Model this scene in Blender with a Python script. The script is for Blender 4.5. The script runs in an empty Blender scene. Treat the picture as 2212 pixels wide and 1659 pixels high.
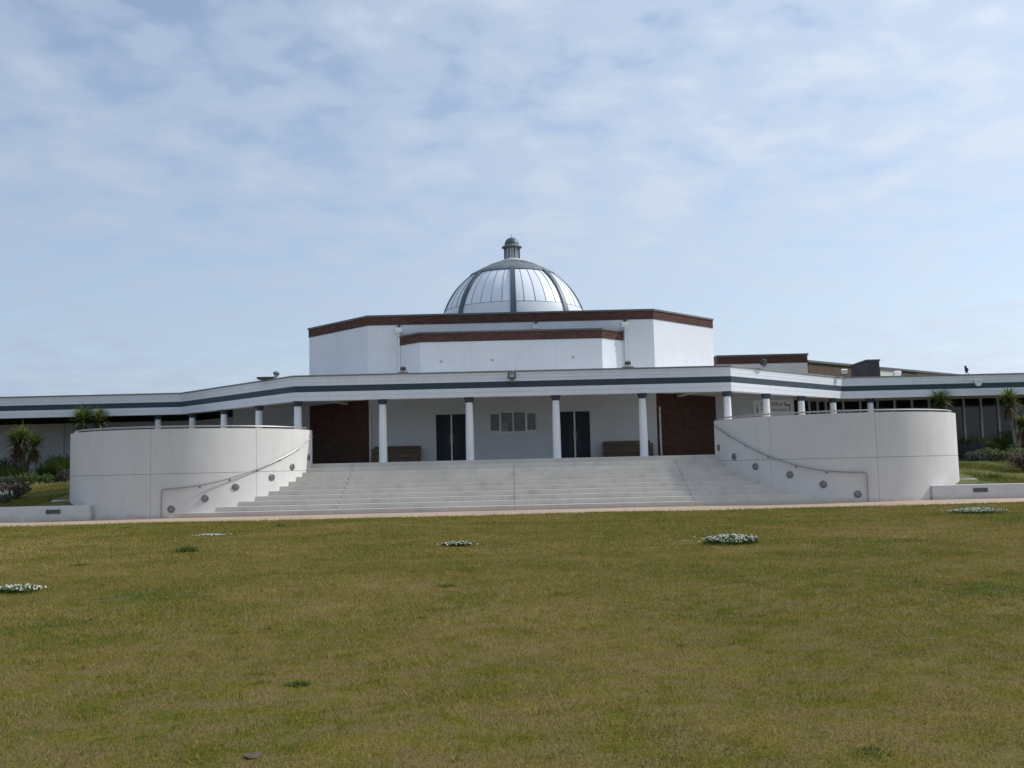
import bpy, bmesh, math, random
import numpy as np
from mathutils import Vector, Matrix
rnd = random.Random(7); rng = np.random.default_rng(11)
R_ = math.radians
scene = bpy.context.scene
col = scene.collection

# ---------------------------------------------------------------- camera, sky, sun, exposure
EYE = 1.6; LENS = 33.5; PW, PH = 2212.0, 1659.0
FPX = LENS / 36 * PW
PITCH = math.atan((1003 - PH / 2) / FPX); ROLL = math.atan(.0235)
c_fw = Vector((0, math.cos(PITCH), math.sin(PITCH)))
c_up0 = Vector((0, -math.sin(PITCH), math.cos(PITCH))); c_rt0 = Vector((1, 0, 0))
c_rt = math.cos(ROLL) * c_rt0 - math.sin(ROLL) * c_up0
c_up = math.cos(ROLL) * c_up0 + math.sin(ROLL) * c_rt0
cam_data = bpy.data.cameras.new('camera'); cam = bpy.data.objects.new('camera', cam_data); col.objects.link(cam)
m = Matrix((c_rt, c_up, -c_fw)).transposed().to_4x4(); m.translation = (0, 0, EYE)
cam.matrix_world = m
cam_data.lens = LENS; cam_data.sensor_width = 36; cam_data.clip_start = .1; cam_data.clip_end = 4000
scene.camera = cam

SEEDX, SEEDY = 0.0, 0.0
SUN_EL, SUN_AZ = 40.5, 78.0           # azimuth clockwise from +Y (straight ahead)
sd = Vector((math.cos(R_(SUN_EL)) * math.sin(R_(SUN_AZ)), math.cos(R_(SUN_EL)) * math.cos(R_(SUN_AZ)), math.sin(R_(SUN_EL))))
sun_data = bpy.data.lights.new('sun', 'SUN'); sun = bpy.data.objects.new('sun', sun_data); col.objects.link(sun)
sun_data.energy = 2.8; sun_data.angle = R_(1.2); sun_data.color = (1, .965, .91)
sun.rotation_euler = (-sd).to_track_quat('-Z', 'Y').to_euler(); sun.location = (60, 20, 60)

world = bpy.data.worlds.new('World'); scene.world = world; world.use_nodes = True
wn = world.node_tree; wn.nodes.clear()
def N(t, kind, **kw):
    n = t.nodes.new(kind)
    for k, v in kw.items():
        if k in n.inputs.keys(): n.inputs[k].default_value = v
        else: setattr(n, k, v)
    return n
def L(t, a, b): t.links.new(a, b)
def math_node(t, op, a, b=None):
    n = t.nodes.new('ShaderNodeMath'); n.operation = op
    for i, s in enumerate((a, b)):
        if s is None: continue
        if isinstance(s, (int, float)): n.inputs[i].default_value = s
        else: t.links.new(s, n.inputs[i])
    return n.outputs[0]
def ramp(t, fac, stops, interp='LINEAR'):
    n = t.nodes.new('ShaderNodeValToRGB'); e = n.color_ramp.elements; n.color_ramp.interpolation = interp
    while len(e) < len(stops): e.new(.5)
    for el, (p, c) in zip(e, stops):
        el.position = p; el.color = (*c, 1) if len(c) == 3 else c
    if fac is not None: t.links.new(fac, n.inputs[0])
    return n.outputs[0]
def mixc(t, fac, a, b, blend='MIX'):
    n = t.nodes.new('ShaderNodeMix'); n.data_type = 'RGBA'; n.blend_type = blend
    for i, s in ((0, fac), (6, a), (7, b)):
        if isinstance(s, (int, float)): n.inputs[i].default_value = s
        elif isinstance(s, tuple): n.inputs[i].default_value = (*s, 1)
        else: t.links.new(s, n.inputs[i])
    return n.outputs[2]
sky = N(wn, 'ShaderNodeTexSky'); sky.sky_type = 'NISHITA'; sky.sun_disc = False
sky.sun_elevation = R_(SUN_EL); sky.sun_rotation = R_(SUN_AZ)
sky.air_density = 1.0; sky.dust_density = .5; sky.ozone_density = 1.6
tc = N(wn, 'ShaderNodeTexCoord'); sep = N(wn, 'ShaderNodeSeparateXYZ'); L(wn, tc.outputs['Generated'], sep.inputs[0])
zz = math_node(wn, 'ADD', math_node(wn, 'MAXIMUM', sep.outputs[2], 0.0), .16)
comb = N(wn, 'ShaderNodeCombineXYZ')
L(wn, math_node(wn, 'DIVIDE', sep.outputs[0], zz), comb.inputs[0]); L(wn, math_node(wn, 'DIVIDE', sep.outputs[1], zz), comb.inputs[1])
off = N(wn, 'ShaderNodeVectorMath'); off.operation = 'ADD'; L(wn, comb.outputs[0], off.inputs[0]); off.inputs[1].default_value = (SEEDX, SEEDY, 0)
cn1 = N(wn, 'ShaderNodeTexNoise', Scale=.62, Detail=2.0, Roughness=.5); L(wn, off.outputs[0], cn1.inputs['Vector'])
cn2 = N(wn, 'ShaderNodeTexNoise', Scale=6.5, Detail=4.0, Roughness=.48, Distortion=.1); L(wn, off.outputs[0], cn2.inputs['Vector'])
cl = math_node(wn, 'ADD', math_node(wn, 'MULTIPLY', cn1.outputs[0], .50), math_node(wn, 'MULTIPLY', cn2.outputs[0], .55))
cover = ramp(wn, cl, [(.41, (.30,) * 3), (.53, (.66,) * 3), (.65, (.97,) * 3)], 'EASE')
hz = math_node(wn, 'MULTIPLY', math_node(wn, 'SUBTRACT', .42, sep.outputs[2]), 1.7)      # low sky fades into even haze
hz = math_node(wn, 'MINIMUM', math_node(wn, 'MAXIMUM', hz, 0.0), .86)
cover = mixc(wn, hz, cover, (.93, .93, .93))
dot = N(wn, 'ShaderNodeVectorMath'); dot.operation = 'DOT_PRODUCT'; L(wn, tc.outputs['Generated'], dot.inputs[0]); dot.inputs[1].default_value = sd
glow = math_node(wn, 'POWER', math_node(wn, 'MAXIMUM', math_node(wn, 'ADD', math_node(wn, 'MULTIPLY', dot.outputs['Value'], .5), .5), 0.0), 2.3)   # clouds towards the sun scatter more light
ccol = mixc(wn, glow, (2.3, 2.85, 3.85), (5.9, 6.5, 7.2))
cloud = mixc(wn, cover, sky.outputs[0], ccol)
bg = N(wn, 'ShaderNodeBackground', Strength=.125); L(wn, cloud, bg.inputs[0])
wo = N(wn, 'ShaderNodeOutputWorld'); L(wn, bg.outputs[0], wo.inputs[0])

vs = scene.view_settings; vs.view_transform = 'Standard'; vs.look = 'None'; vs.exposure = 0.32; vs.gamma = 1; vs.use_curve_mapping = False
scene.render.resolution_x, scene.render.resolution_y = 1024, 768

# ---------------------------------------------------------------- photo pixel -> direction (2212 x 1659 pixel frame)
def pray(px, py): return c_rt * ((px - PW / 2) / FPX) - c_up * ((py - PH / 2) / FPX) + c_fw
def at(px, py, Y):
    d = pray(px, py); t = Y / d.y; return Vector((d.x * t, Y, d.z * t + EYE))
def gnd(px, py, z=0.0):
    d = pray(px, py); t = (z - EYE) / d.z; return d * t + Vector((0, 0, EYE))
def on_cyl(px, py, cx, cy, r):
    d = pray(px, py); A = d.x ** 2 + d.y ** 2; B = -2 * (d.x * cx + d.y * cy); Cc = cx * cx + cy * cy - r * r
    disc = max(B * B - 4 * A * Cc, 0); t = (-B - math.sqrt(disc)) / (2 * A)
    return d * t + Vector((0, 0, EYE))

# ---------------------------------------------------------------- materials
M = {}
def new_mat(name):
    mt = bpy.data.materials.new(name); mt.use_nodes = True; t = mt.node_tree; t.nodes.clear()
    b = t.nodes.new('ShaderNodeBsdfPrincipled'); o = t.nodes.new('ShaderNodeOutputMaterial'); t.links.new(b.outputs[0], o.inputs[0])
    M[name] = mt
    return t, b, o
def pos(t): return t.nodes.new('ShaderNodeNewGeometry').outputs['Position']
def noise(t, scale, detail=4.0, rough=.55, vec=None, dist=0.0):
    n = N(t, 'ShaderNodeTexNoise', Scale=scale, Detail=detail, Roughness=rough, Distortion=dist)
    t.links.new(vec if vec is not None else pos(t), n.inputs['Vector']); return n.outputs[0]
def stretch(t, sx, sy, sz):
    mp = t.nodes.new('ShaderNodeMapping'); mp.inputs['Scale'].default_value = (sx, sy, sz); t.links.new(pos(t), mp.inputs[0]); return mp.outputs[0]
def bump(t, b, h, strength, dist=.01):
    n = N(t, 'ShaderNodeBump', Strength=strength, Distance=dist); t.links.new(h, n.inputs['Height']); t.links.new(n.outputs[0], b.inputs['Normal'])
def simple(name, colr, rough=.6, metal=0.0, var=.12, scale=3.0, bmp=0.0, bscale=60.0, spec=.5, streak=0.0):
    t, b, o = new_mat(name)
    dk = tuple(c * (1 - var) for c in colr); lt = tuple(min(1, c * (1 + var * .6)) for c in colr)
    c = ramp(t, noise(t, scale, 6), [(.3, dk), (.7, lt)])
    if streak:
        s = noise(t, 1.0, 5, .6, stretch(t, 5, 5, .35))
        c = mixc(t, ramp(t, s, [(.52, (0, 0, 0)), (.75, (streak,) * 3)]), c, tuple(x * .45 for x in colr))
    t.links.new(c, b.inputs['Base Color'])
    b.inputs['Roughness'].default_value = rough; b.inputs['Metallic'].default_value = metal; b.inputs['Specular IOR Level'].default_value = spec
    if bmp: bump(t, b, noise(t, bscale, 4), bmp)
    return t, b
simple('white_render', (.62, .645, .685), .8, var=.05, scale=.9, bmp=.35, bscale=35, spec=.2, streak=.09)
simple('white_paint', (.66, .685, .72), .5, var=.04, scale=1.5, bmp=.08, bscale=20, spec=.35, streak=.12)
simple('column_white', (.74, .75, .76), .45, var=.05, scale=4, spec=.4, streak=.15)
simple('soffit_white', (.76, .75, .72), .8, var=.1, scale=1.5, spec=.2)
simple('soffit_dark', (.045, .035, .03), .8, var=.3, scale=2, spec=.2)
simple('navy_paint', (.030, .048, .070), .5, var=.12, scale=2, spec=.4)
simple('navy_door', (.022, .033, .050), .5, var=.15, scale=3, spec=.2)
simple('coping_grey', (.10, .115, .13), .6, var=.25, scale=2, bmp=.1)
simple('trim_grey', (.22, .22, .21), .7, var=.3, scale=1.2)
simple('lead', (.16, .185, .205), .55, var=.2, scale=2.5, bmp=.1, spec=.4)
simple('rib_grey', (.075, .10, .125), .5, var=.15, scale=2, spec=.5)
simple('band_white', (.66, .69, .72), .3, var=.04, scale=1.5, spec=.5)
simple('steel', (.34, .34, .34), .5, metal=.9, var=.1, scale=8)
simple('dark_metal', (.05, .055, .06), .5, var=.2, scale=9)
simple('lamp_steel', (.20, .21, .22), .45, metal=.6, var=.25, scale=20)
simple('lamp_lens', (.33, .35, .35), .25, var=.2, scale=25)
simple('slab', (.20, .19, .17), .9, var=.3, scale=6, bmp=.3)
simple('mortar', (.13, .11, .095), .9, var=.2, scale=6)
simple('pipe_white', (.72, .72, .70), .5, var=.08, scale=3, streak=.25)
simple('curtain', (.20, .18, .165), .9, var=.15, scale=6)
simple('paper', (.75, .74, .70), .8, var=.03)
simple('ink', (.02, .02, .035), .7, var=.1)
simple('sign_white', (.88, .88, .95), .5, var=.03)
simple('bark_pale', (.34, .30, .24), .9, var=.35, scale=14, bmp=.5, bscale=40)
simple('bark_dark', (.10, .075, .05), .9, var=.4, scale=14, bmp=.5, bscale=40)
simple('slate_clad', (.045, .045, .055), .6, var=.2, scale=2)
simple('cream_render', (.62, .60, .56), .8, var=.06, scale=.8)
simple('bird_black', (.012, .013, .018), .5, var=.2, scale=30)
simple('tan_clad', (.33, .19, .12), .8, var=.15, scale=1.2)
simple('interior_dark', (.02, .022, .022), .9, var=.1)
simple('rock', (.20, .17, .14), .9, var=.35, scale=12, bmp=.6, bscale=25)

def concrete(name, c0, stain, mott):
    t, b, o = new_mat(name)
    c = ramp(t, noise(t, .55, 7, .62), [(.28, tuple(x * (1 - mott) for x in c0)), (.5, c0), (.75, tuple(min(1, x * (1 + mott * .5)) for x in c0))])
    st = noise(t, 1.0, 6, .6, stretch(t, 2.2, 2.2, .35))
    c = mixc(t, ramp(t, st, [(.5, (0,) * 3), (.74, (stain,) * 3)]), c, tuple(x * .55 for x in c0))
    c = mixc(t, math_node(t, 'MULTIPLY', noise(t, 45, 3), .16), c, tuple(x * .5 for x in c0))
    sp = t.nodes.new('ShaderNodeSeparateXYZ'); t.links.new(pos(t), sp.inputs[0])         # dirt splashed up from the ground
    hgt = math_node(t, 'ADD', sp.outputs[2], math_node(t, 'MULTIPLY', noise(t, 2.2, 5, .65), .55))
    dirt = ramp(t, hgt, [(.22, (.42,) * 3), (.46, (.0,) * 3)])
    c = mixc(t, dirt, c, (.33, .28, .20))
    t.links.new(c, b.inputs['Base Color']); b.inputs['Roughness'].default_value = .75; b.inputs['Specular IOR Level'].default_value = .3
    bump(t, b, noise(t, 22, 6), .18)
concrete('concrete', (.63, .62, .60), .16, .09)
concrete('step_concrete', (.60, .56, .505), .35, .14)
concrete('terrace_paving', (.68, .66, .62), .3, .15)
simple('joint_dark', (.11, .105, .10), .95, var=.2)

t, b, o = new_mat('brick')
isl = t.nodes.new('ShaderNodeNewGeometry').outputs['Random Per Island']
c = ramp(t, isl, [(0, (.045, .028, .024)), (.3, (.078, .041, .032)), (.6, (.102, .049, .037)), (.85, (.078, .047, .040)), (1, (.125, .070, .054))])
c = mixc(t, math_node(t, 'MULTIPLY', noise(t, 14, 5), .5), c, (.11, .045, .035))
t.links.new(c, b.inputs['Base Color']); b.inputs['Roughness'].default_value = .85; b.inputs['Specular IOR Level'].default_value = .2
bump(t, b, noise(t, 60, 4), .3)

t, b, o = new_mat('brown_clad')
w = N(t, 'ShaderNodeTexWave', Scale=3.2, Distortion=.3); w.bands_direction = 'X'
L(t, pos(t), w.inputs['Vector'])
c = mixc(t, w.outputs['Fac'], (.060, .038, .022), (.095, .062, .038)); t.links.new(c, b.inputs['Base Color']); b.inputs['Roughness'].default_value = .8

t, b, o = new_mat('wood')
g = noise(t, 3, 6, .6, stretch(t, 1.2, 14, 14))
isl = t.nodes.new('ShaderNodeObjectInfo').outputs['Random']
c = ramp(t, g, [(.3, (.075, .055, .038)), (.55, (.16, .12, .085)), (.75, (.25, .20, .15))])
c = mixc(t, math_node(t, 'MULTIPLY', isl, .45), c, (.05, .04, .033)); t.links.new(c, b.inputs['Base Color']); b.inputs['Roughness'].default_value = .85
bump(t, b, g, .4)

t, b, o = new_mat('path')
c = ramp(t, noise(t, .6, 7, .6), [(.3, (.36, .265, .195)), (.7, (.47, .355, .27))])
c = mixc(t, math_node(t, 'MULTIPLY', noise(t, 60, 3), .35), c, (.25, .19, .14))
t.links.new(c, b.inputs['Base Color']); b.inputs['Roughness'].default_value = .9; bump(t, b, noise(t, 80, 3), .3)

def glass_mat(name, body, rough, tint=None):
    t, b, o = new_mat(name)
    b.inputs['Base Color'].default_value = (*body, 1); b.inputs['Roughness'].default_value = rough; b.inputs['IOR'].default_value = 1.5
    bump(t, b, noise(t, 1.6, 2), .05, .02)
glass_mat('dark_glass', (.012, .017, .016), .06)
glass_mat('door_glass', (.004, .005, .007), .45)
t, b, o = new_mat('dome_glass')
isl = t.nodes.new('ShaderNodeObjectInfo').outputs['Random']
c = mixc(t, isl, (.70, .75, .82), (.80, .84, .90)); t.links.new(c, b.inputs['Base Color'])
b.inputs['Roughness'].default_value = .42; b.inputs['Specular IOR Level'].default_value = .6
t, b, o = new_mat('clear_pane')
t.nodes.remove(b)
tr = N(t, 'ShaderNodeBsdfTransparent'); tr.inputs[0].default_value = (.72, .74, .73, 1)
gl = N(t, 'ShaderNodeBsdfGlossy', Roughness=.04); fr = N(t, 'ShaderNodeFresnel', IOR=1.5); mx = t.nodes.new('ShaderNodeMixShader')
L(t, fr.outputs[0], mx.inputs[0]); L(t, tr.outputs[0], mx.inputs[1]); L(t, gl.outputs[0], mx.inputs[2]); L(t, mx.outputs[0], o.inputs[0])

def lawn_colour(t, bright, island=True, dry=0.0):
    p = pos(t)
    big = noise(t, .16, 4, .55, p, .6); mid = noise(t, .75, 5, .6, p, .4); fine = noise(t, 5.5, 4, .65, p)
    tiny = noise(t, 19, 3, .6, p)
    v = math_node(t, 'ADD', math_node(t, 'MULTIPLY', big, .46), math_node(t, 'ADD', math_node(t, 'MULTIPLY', mid, .40), math_node(t, 'ADD', math_node(t, 'MULTIPLY', fine, .30), math_node(t, 'MULTIPLY', tiny, .30))))
    v = math_node(t, 'ADD', math_node(t, 'MULTIPLY', math_node(t, 'SUBTRACT', v, .725), 1.5), .588 + dry)
    if island:
        isl = t.nodes.new('ShaderNodeNewGeometry').outputs['Random Per Island']
        v = math_node(t, 'ADD', v, math_node(t, 'MULTIPLY', math_node(t, 'SUBTRACT', isl, .5), .34))
    k = bright
    return ramp(t, v, [(.34, (.050 * k, .080 * k, .010 * k)), (.48, (.098 * k, .102 * k, .012 * k)), (.60, (.140 * k, .120 * k, .020 * k)), (.72, (.165 * k, .123 * k, .036 * k)), (.86, (.235 * k, .185 * k, .068 * k))])
t, b, o = new_mat('bank_soil'); t.links.new(lawn_colour(t, .9, False, -.13), b.inputs['Base Color']); b.inputs['Roughness'].default_value = 1
t, b, o = new_mat('lawn_soil'); sc = lawn_colour(t, .95, False); sc = mixc(t, ramp(t, noise(t, 2.6, 5, .65), [(.40, (0,) * 3), (.58, (.9,) * 3)]), sc, (.155, .115, .052)); t.links.new(sc, b.inputs['Base Color']); b.inputs['Roughness'].default_value = 1; b.inputs['Specular IOR Level'].default_value = .05
bump(t, b, noise(t, 30, 5), .8, .03)
def leaf(name, colr_fn, trans=.35, rough=.6):
    t, b, o = new_mat(name)
    c = colr_fn(t); t.links.new(c, b.inputs['Base Color']); b.inputs['Roughness'].default_value = rough; b.inputs['Specular IOR Level'].default_value = .25
    tl = t.nodes.new('ShaderNodeBsdfTranslucent'); t.links.new(c, tl.inputs[0]); mx = t.nodes.new('ShaderNodeMixShader'); mx.inputs[0].default_value = trans
    L(t, b.outputs[0], mx.inputs[1]); L(t, tl.outputs[0], mx.inputs[2]); L(t, mx.outputs[0], o.inputs[0])
def island_ramp(*stops): return lambda t: ramp(t, t.nodes.new('ShaderNodeNewGeometry').outputs['Random Per Island'], list(stops))
leaf('grass_blade', lambda t: lawn_colour(t, 1.66), .3, .7)
leaf('bank_blade', lambda t: lawn_colour(t, 1.35, True, -.13), .3, .7)
leaf('green_blade', island_ramp((0, (.045, .085, .014)), (.6, (.085, .135, .024)), (1, (.13, .165, .04))), .3, .7)
leaf('yucca_leaf', island_ramp((0, (.06, .105, .025)), (.5, (.125, .175, .04)), (.85, (.23, .25, .07)), (1, (.32, .27, .11))), .3, .5)
leaf('yucca_dead', island_ramp((0, (.06, .045, .02)), (.6, (.13, .095, .045)), (1, (.22, .16, .08))), .2, .9)
leaf('shrub_green', island_ramp((0, (.035, .065, .014)), (.6, (.085, .125, .028)), (1, (.15, .175, .05))), .3)
leaf('shrub_blue', island_ramp((0, (.04, .065, .04)), (.6, (.075, .11, .075)), (1, (.14, .17, .11))), .3)
leaf('shrub_purple', island_ramp((0, (.035, .03, .026)), (.6, (.065, .055, .05)), (1, (.10, .085, .08))), .2)
leaf('shrub_brown', island_ramp((0, (.05, .035, .02)), (.6, (.09, .06, .04)), (1, (.13, .10, .06))), .2)
leaf('flower_purple', island_ramp((0, (.06, .045, .08)), (1, (.12, .09, .15))), .2)
leaf('petal', island_ramp((0, (.48, .48, .38)), (.5, (.64, .64, .56)), (1, (.76, .76, .70))), .2)
t, b, o = new_mat('bed_soil'); c = ramp(t, noise(t, 4, 6, .65), [(.3, (.035, .032, .016)), (.55, (.07, .06, .03)), (.75, (.13, .11, .075))]); t.links.new(c, b.inputs['Base Color']); b.inputs['Roughness'].default_value = 1
bump(t, b, noise(t, 12, 5), 1.0, .05)

# ---------------------------------------------------------------- mesh helpers
class MB:
    def __init__(s): s.v = []; s.f = []
    def add(s, vs_, fs): n = len(s.v); s.v += [tuple(v) for v in vs_]; s.f += [tuple(i + n for i in f) for f in fs]; return s
    def prism(s, pts, z0, z1):
        n = len(pts); A = sum(pts[i][0] * pts[(i + 1) % n][1] - pts[(i + 1) % n][0] * pts[i][1] for i in range(n))
        if A < 0: pts = list(pts)[::-1]
        v = [(p[0], p[1], z0) for p in pts] + [(p[0], p[1], z1) for p in pts]
        f = [tuple(range(n))[::-1], tuple(range(n, 2 * n))] + [(i, (i + 1) % n, n + (i + 1) % n, n + i) for i in range(n)]
        return s.add(v, f)
    def box(s, x0, x1, y0, y1, z0, z1): return s.prism([(x0, y0), (x1, y0), (x1, y1), (x0, y1)], z0, z1)
    def obox(s, c, ex, ey, ez):
        c, ex, ey, ez = map(Vector, (c, ex, ey, ez))
        v = [c + ex * a + ey * b + ez * d for d in (-1, 1) for a, b in ((-1, -1), (1, -1), (1, 1), (-1, 1))]
        return s.add(v, [(3, 2, 1, 0), (4, 5, 6, 7)] + [(i, (i + 1) % 4, 4 + (i + 1) % 4, 4 + i) for i in range(4)])
    def tube(s, path, r, n=8, cap=True):
        path = [Vector(p) for p in path]; k = len(path); rs = r if isinstance(r, (list, tuple)) else [r] * k
        vs_, fs = [], []
        u = None
        for i, p in enumerate(path):
            d = (path[min(i + 1, k - 1)] - path[max(i - 1, 0)]).normalized()
            if u is None: u = d.orthogonal().normalized()
            u = (u - d * u.dot(d)).normalized(); w_ = d.cross(u)
            for j in range(n):
                a = 2 * math.pi * j / n; vs_.append(p + (u * math.cos(a) + w_ * math.sin(a)) * rs[i])
        for i in range(k - 1):
            for j in range(n): fs.append((i * n + j, i * n + (j + 1) % n, (i + 1) * n + (j + 1) % n, (i + 1) * n + j))
        if cap: fs += [tuple(range(n))[::-1], tuple(range((k - 1) * n, k * n))]
        return s.add(vs_, fs)
    def lathe(s, prof, c, n=32, a0=0, a1=2 * math.pi):
        full = abs(a1 - a0 - 2 * math.pi) < 1e-6; cols = n if full else n + 1; k = len(prof)
        vs_ = [(c[0] + r * math.cos(a0 + (a1 - a0) * j / n), c[1] + r * math.sin(a0 + (a1 - a0) * j / n), c[2] + z) for r, z in prof for j in range(cols)]
        fs = []
        for i in range(k - 1):
            for j in range(n):
                j2 = (j + 1) % cols
                fs.append((i * cols + j, i * cols + j2, (i + 1) * cols + j2, (i + 1) * cols + j))
        return s.add(vs_, fs)
    def build(s, name, mat, parent=None, smooth=False, bevel=0.0, kind=None):
        me = bpy.data.meshes.new(name); me.from_pydata(s.v, [], s.f); me.update()
        if bevel:
            bm = bmesh.new(); bm.from_mesh(me)
            bmesh.ops.remove_doubles(bm, verts=bm.verts, dist=1e-5)
            bmesh.ops.bevel(bm, geom=[e for e in bm.edges if e.calc_length() > bevel * 2.2], offset=bevel, segments=2, affect='EDGES', clamp_overlap=True)
            bm.to_mesh(me); bm.free()
        if smooth:
            me.polygons.foreach_set('use_smooth', [True] * len(me.polygons))
            try: me.set_sharp_from_angle(angle=R_(38))
            except Exception: pass
        me.materials.append(M[mat])
        ob = bpy.data.objects.new(name, me); col.objects.link(ob)
        if parent: ob.parent = parent; ob.matrix_parent_inverse = parent.matrix_world.inverted() if parent.type != 'EMPTY' else Matrix.Translation(-parent.location)
        if kind: ob['kind'] = kind
        return ob
def thing(name, label, cat, loc=(0, 0, 0), group=None):
    e = bpy.data.objects.new(name, None); col.objects.link(e); e.location = loc; e['label'] = label; e['category'] = cat
    e.empty_display_size = .2
    if group: e['group'] = group
    return e
def tag(o, label, cat, group=None):
    o['label'] = label; o['category'] = cat
    if group: o['group'] = group
    return o
def part_copy(o, parent, dx=0, dy=0, dz=0):
    c = o.copy(); col.objects.link(c); c.parent = parent; c.location = (o.location.x + dx, o.location.y + dy, o.location.z + dz); return c
def structure(ob): ob['kind'] = 'structure'; return ob
def offset_poly(P, d):                # to the right of travel (towards the viewer when travelling left to right)
    out = []
    P = [Vector(p) for p in P]
    for i, p in enumerate(P):
        ns = []
        if i > 0: e = (p - P[i - 1]).normalized(); ns.append(Vector((e.y, -e.x)))
        if i < len(P) - 1: e = (P[i + 1] - p).normalized(); ns.append(Vector((e.y, -e.x)))
        nn = ns[0] if len(ns) == 1 else (ns[0] + ns[1]).normalized()
        out.append(p + nn * (d / nn.dot(ns[0])))
    return out

# ---------------------------------------------------------------- ground, lawn, path
structure(MB().prism([(-1500, -400), (1500, -400), (1500, 2500), (-1500, 2500)], -.6, -.05).build('ground', 'lawn_soil'))
PATH0, PATH1 = 30.15, 34.05
def lawn_h(x, y):
    return .022 + .012 * np.sin(x * .9 + y * .4) + .010 * np.sin(y * 1.3 - x * .5 + 1) + .006 * np.sin(x * 2.7 + 2) * np.sin(y * 2.1)
xs = np.linspace(-45, 45, 181); ys = np.linspace(-8, PATH0, 96)
gx, gy = np.meshgrid(xs, ys); gz = lawn_h(gx, gy); gz[-1, :] = .012
V = np.stack([gx, gy, gz], -1).reshape(-1, 3)
nx = len(xs); F = [(j * nx + i, j * nx + i + 1, (j + 1) * nx + i + 1, (j + 1) * nx + i) for j in range(len(ys) - 1) for i in range(nx - 1)]
me = bpy.data.meshes.new('lawn'); me.from_pydata(V.tolist(), [], F); me.materials.append(M['lawn_soil'])
me.polygons.foreach_set('use_smooth', [True] * len(F))
lawn = bpy.data.objects.new('lawn', me); col.objects.link(lawn); structure(lawn)
structure(MB().box(-60, 60, PATH0 - .1, 36.5, -.06, .004).build('path', 'path'))

# ---------------------------------------------------------------- garden banks behind the low walls
def garden(sx):
    def gh(y):                       # rising bank
        if y < 42.4: return .40 + (y - 34.3) / 8.1 * .83
        return 1.23 + min((y - 42.4) / 7, 1) * .42
    for nm, y0, y1, mt in (('garden_lawn', 34.3, 42.4, 'bank_soil'), ('planting_bed', 42.4, 51.4, 'bed_soil')):
        vs_, fs = [], []; X = np.linspace(12.6 if y0 < 40 else 15.5, 60, 60); Y = np.linspace(y0, y1, 14)
        for y in Y:
            for x in X:
                jit = .03 * math.sin(x * 1.7 + y) + (.05 * math.sin(x * 4.1 + 1.3 * y) if y > 42.6 else 0)
                vs_.append((sx * x, y, gh(y) + jit * (0 if y in (y0,) else 1)))
        n = len(X)
        for j in range(len(Y) - 1):
            for i in range(n - 1):
                q = (j * n + i, j * n + i + 1, (j + 1) * n + i + 1, (j + 1) * n + i); fs.append(q if sx > 0 else q[::-1])
        structure(MB().add(vs_, fs).build(nm, mt, smooth=True))
    return gh
gh = garden(-1); garden(1)

# ---------------------------------------------------------------- terrace and steps
DC, DY, DR = 12.6, 38.14, 4.64        # drum centre (+-DC, DY) and radius
structure(MB().prism([(-8.15, 37.66), (8.15, 37.66), (9.3, 38.9), (16.2, 45.5), (17.6, 51), (-17.6, 51), (-16.2, 45.5), (-9.3, 38.9)], -.05, 1.8).build('terrace', 'terrace_paving'))
steps = thing('entrance_steps', 'wide flight of pale concrete steps between the two curved walls', 'steps', (0, 33.6, 0))
NST, RISE, GO, Y0S = 11, 1.8 / 11, .41, 33.55
for k in range(NST):
    y0 = Y0S + GO * k; y1 = y0 + GO + (.06 if k < NST - 1 else 0)
    xe = DC - math.sqrt(max(DR ** 2 - (y0 - DY) ** 2, .02)) + .06
    xs_ = [-xe, -6.3, -.008, 6.3, xe]
    for i in range(4):
        g_ = .0035
        jitter = rnd.uniform(-.003, .003)
        MB().box(xs_[i] + (g_ if i else 0), xs_[i + 1] - (g_ if i < 3 else 0), y0 + jitter, y1, RISE * k - .04, RISE * (k + 1) - (.002 if k == NST - 1 else 0)).build('step_block', 'step_concrete', steps, bevel=.012)
    # dark backing seen through the open joints
j = MB()
for k in range(NST): j.box(-6.5, 6.5, Y0S + GO * k + .03, Y0S + GO * (k + 1) + .02, RISE * k - .03, RISE * (k + 1) - .03)
j.build('joint_backing', 'joint_dark', steps)

# ---------------------------------------------------------------- curved drum walls
ZT, ZJ = 3.13, 1.55
def ring(a0, a1, r0, r1, z0, z1, n):
    mb = MB(); vs_ = []
    for i in range(n + 1):
        a = a0 + (a1 - a0) * i / n; c_, s_ = math.cos(a), math.sin(a)
        vs_ += [(r1 * c_, r1 * s_, z0), (r1 * c_, r1 * s_, z1), (r0 * c_, r0 * s_, z1), (r0 * c_, r0 * s_, z0)]
    fs = []
    for i in range(n):
        for q in range(4): fs.append((i * 4 + q, (i + 1) * 4 + q, (i + 1) * 4 + (q + 1) % 4, i * 4 + (q + 1) % 4))
    fs += [(3, 2, 1, 0), (n * 4, n * 4 + 1, n * 4 + 2, n * 4 + 3)]
    return mb.add(vs_, fs)
def shift(mb, cx, cy): mb.v = [(x + cx, y + cy, z) for x, y, z in mb.v]; return mb
def ang(sx, px, py):
    p = on_cyl(px, py, sx * DC, DY, DR); return math.atan2(p.y - DY, (p.x - sx * DC) * sx)   # mirrored frame: outer side = +x
lights = {-1: [(370, 1100), (443, 1076.6), (509, 1052), (587, 1031), (631, 1008.4), (666, 988)],
          1: [(1853, 1067.5), (1778.5, 1046), (1706.4, 1025.3), (1632, 1007.7), (1586, 986.2), (1552.7, 967)]}
rails = {-1: [(352.5, 1057), (432, 1048), (497.6, 1033), (557, 1012.5), (608, 990), (646, 968), (676, 943)],
         1: [(1869, 1020), (1785, 1017), (1718, 1004), (1657, 984), (1608, 960), (1570, 938), (1543, 920)]}
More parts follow.
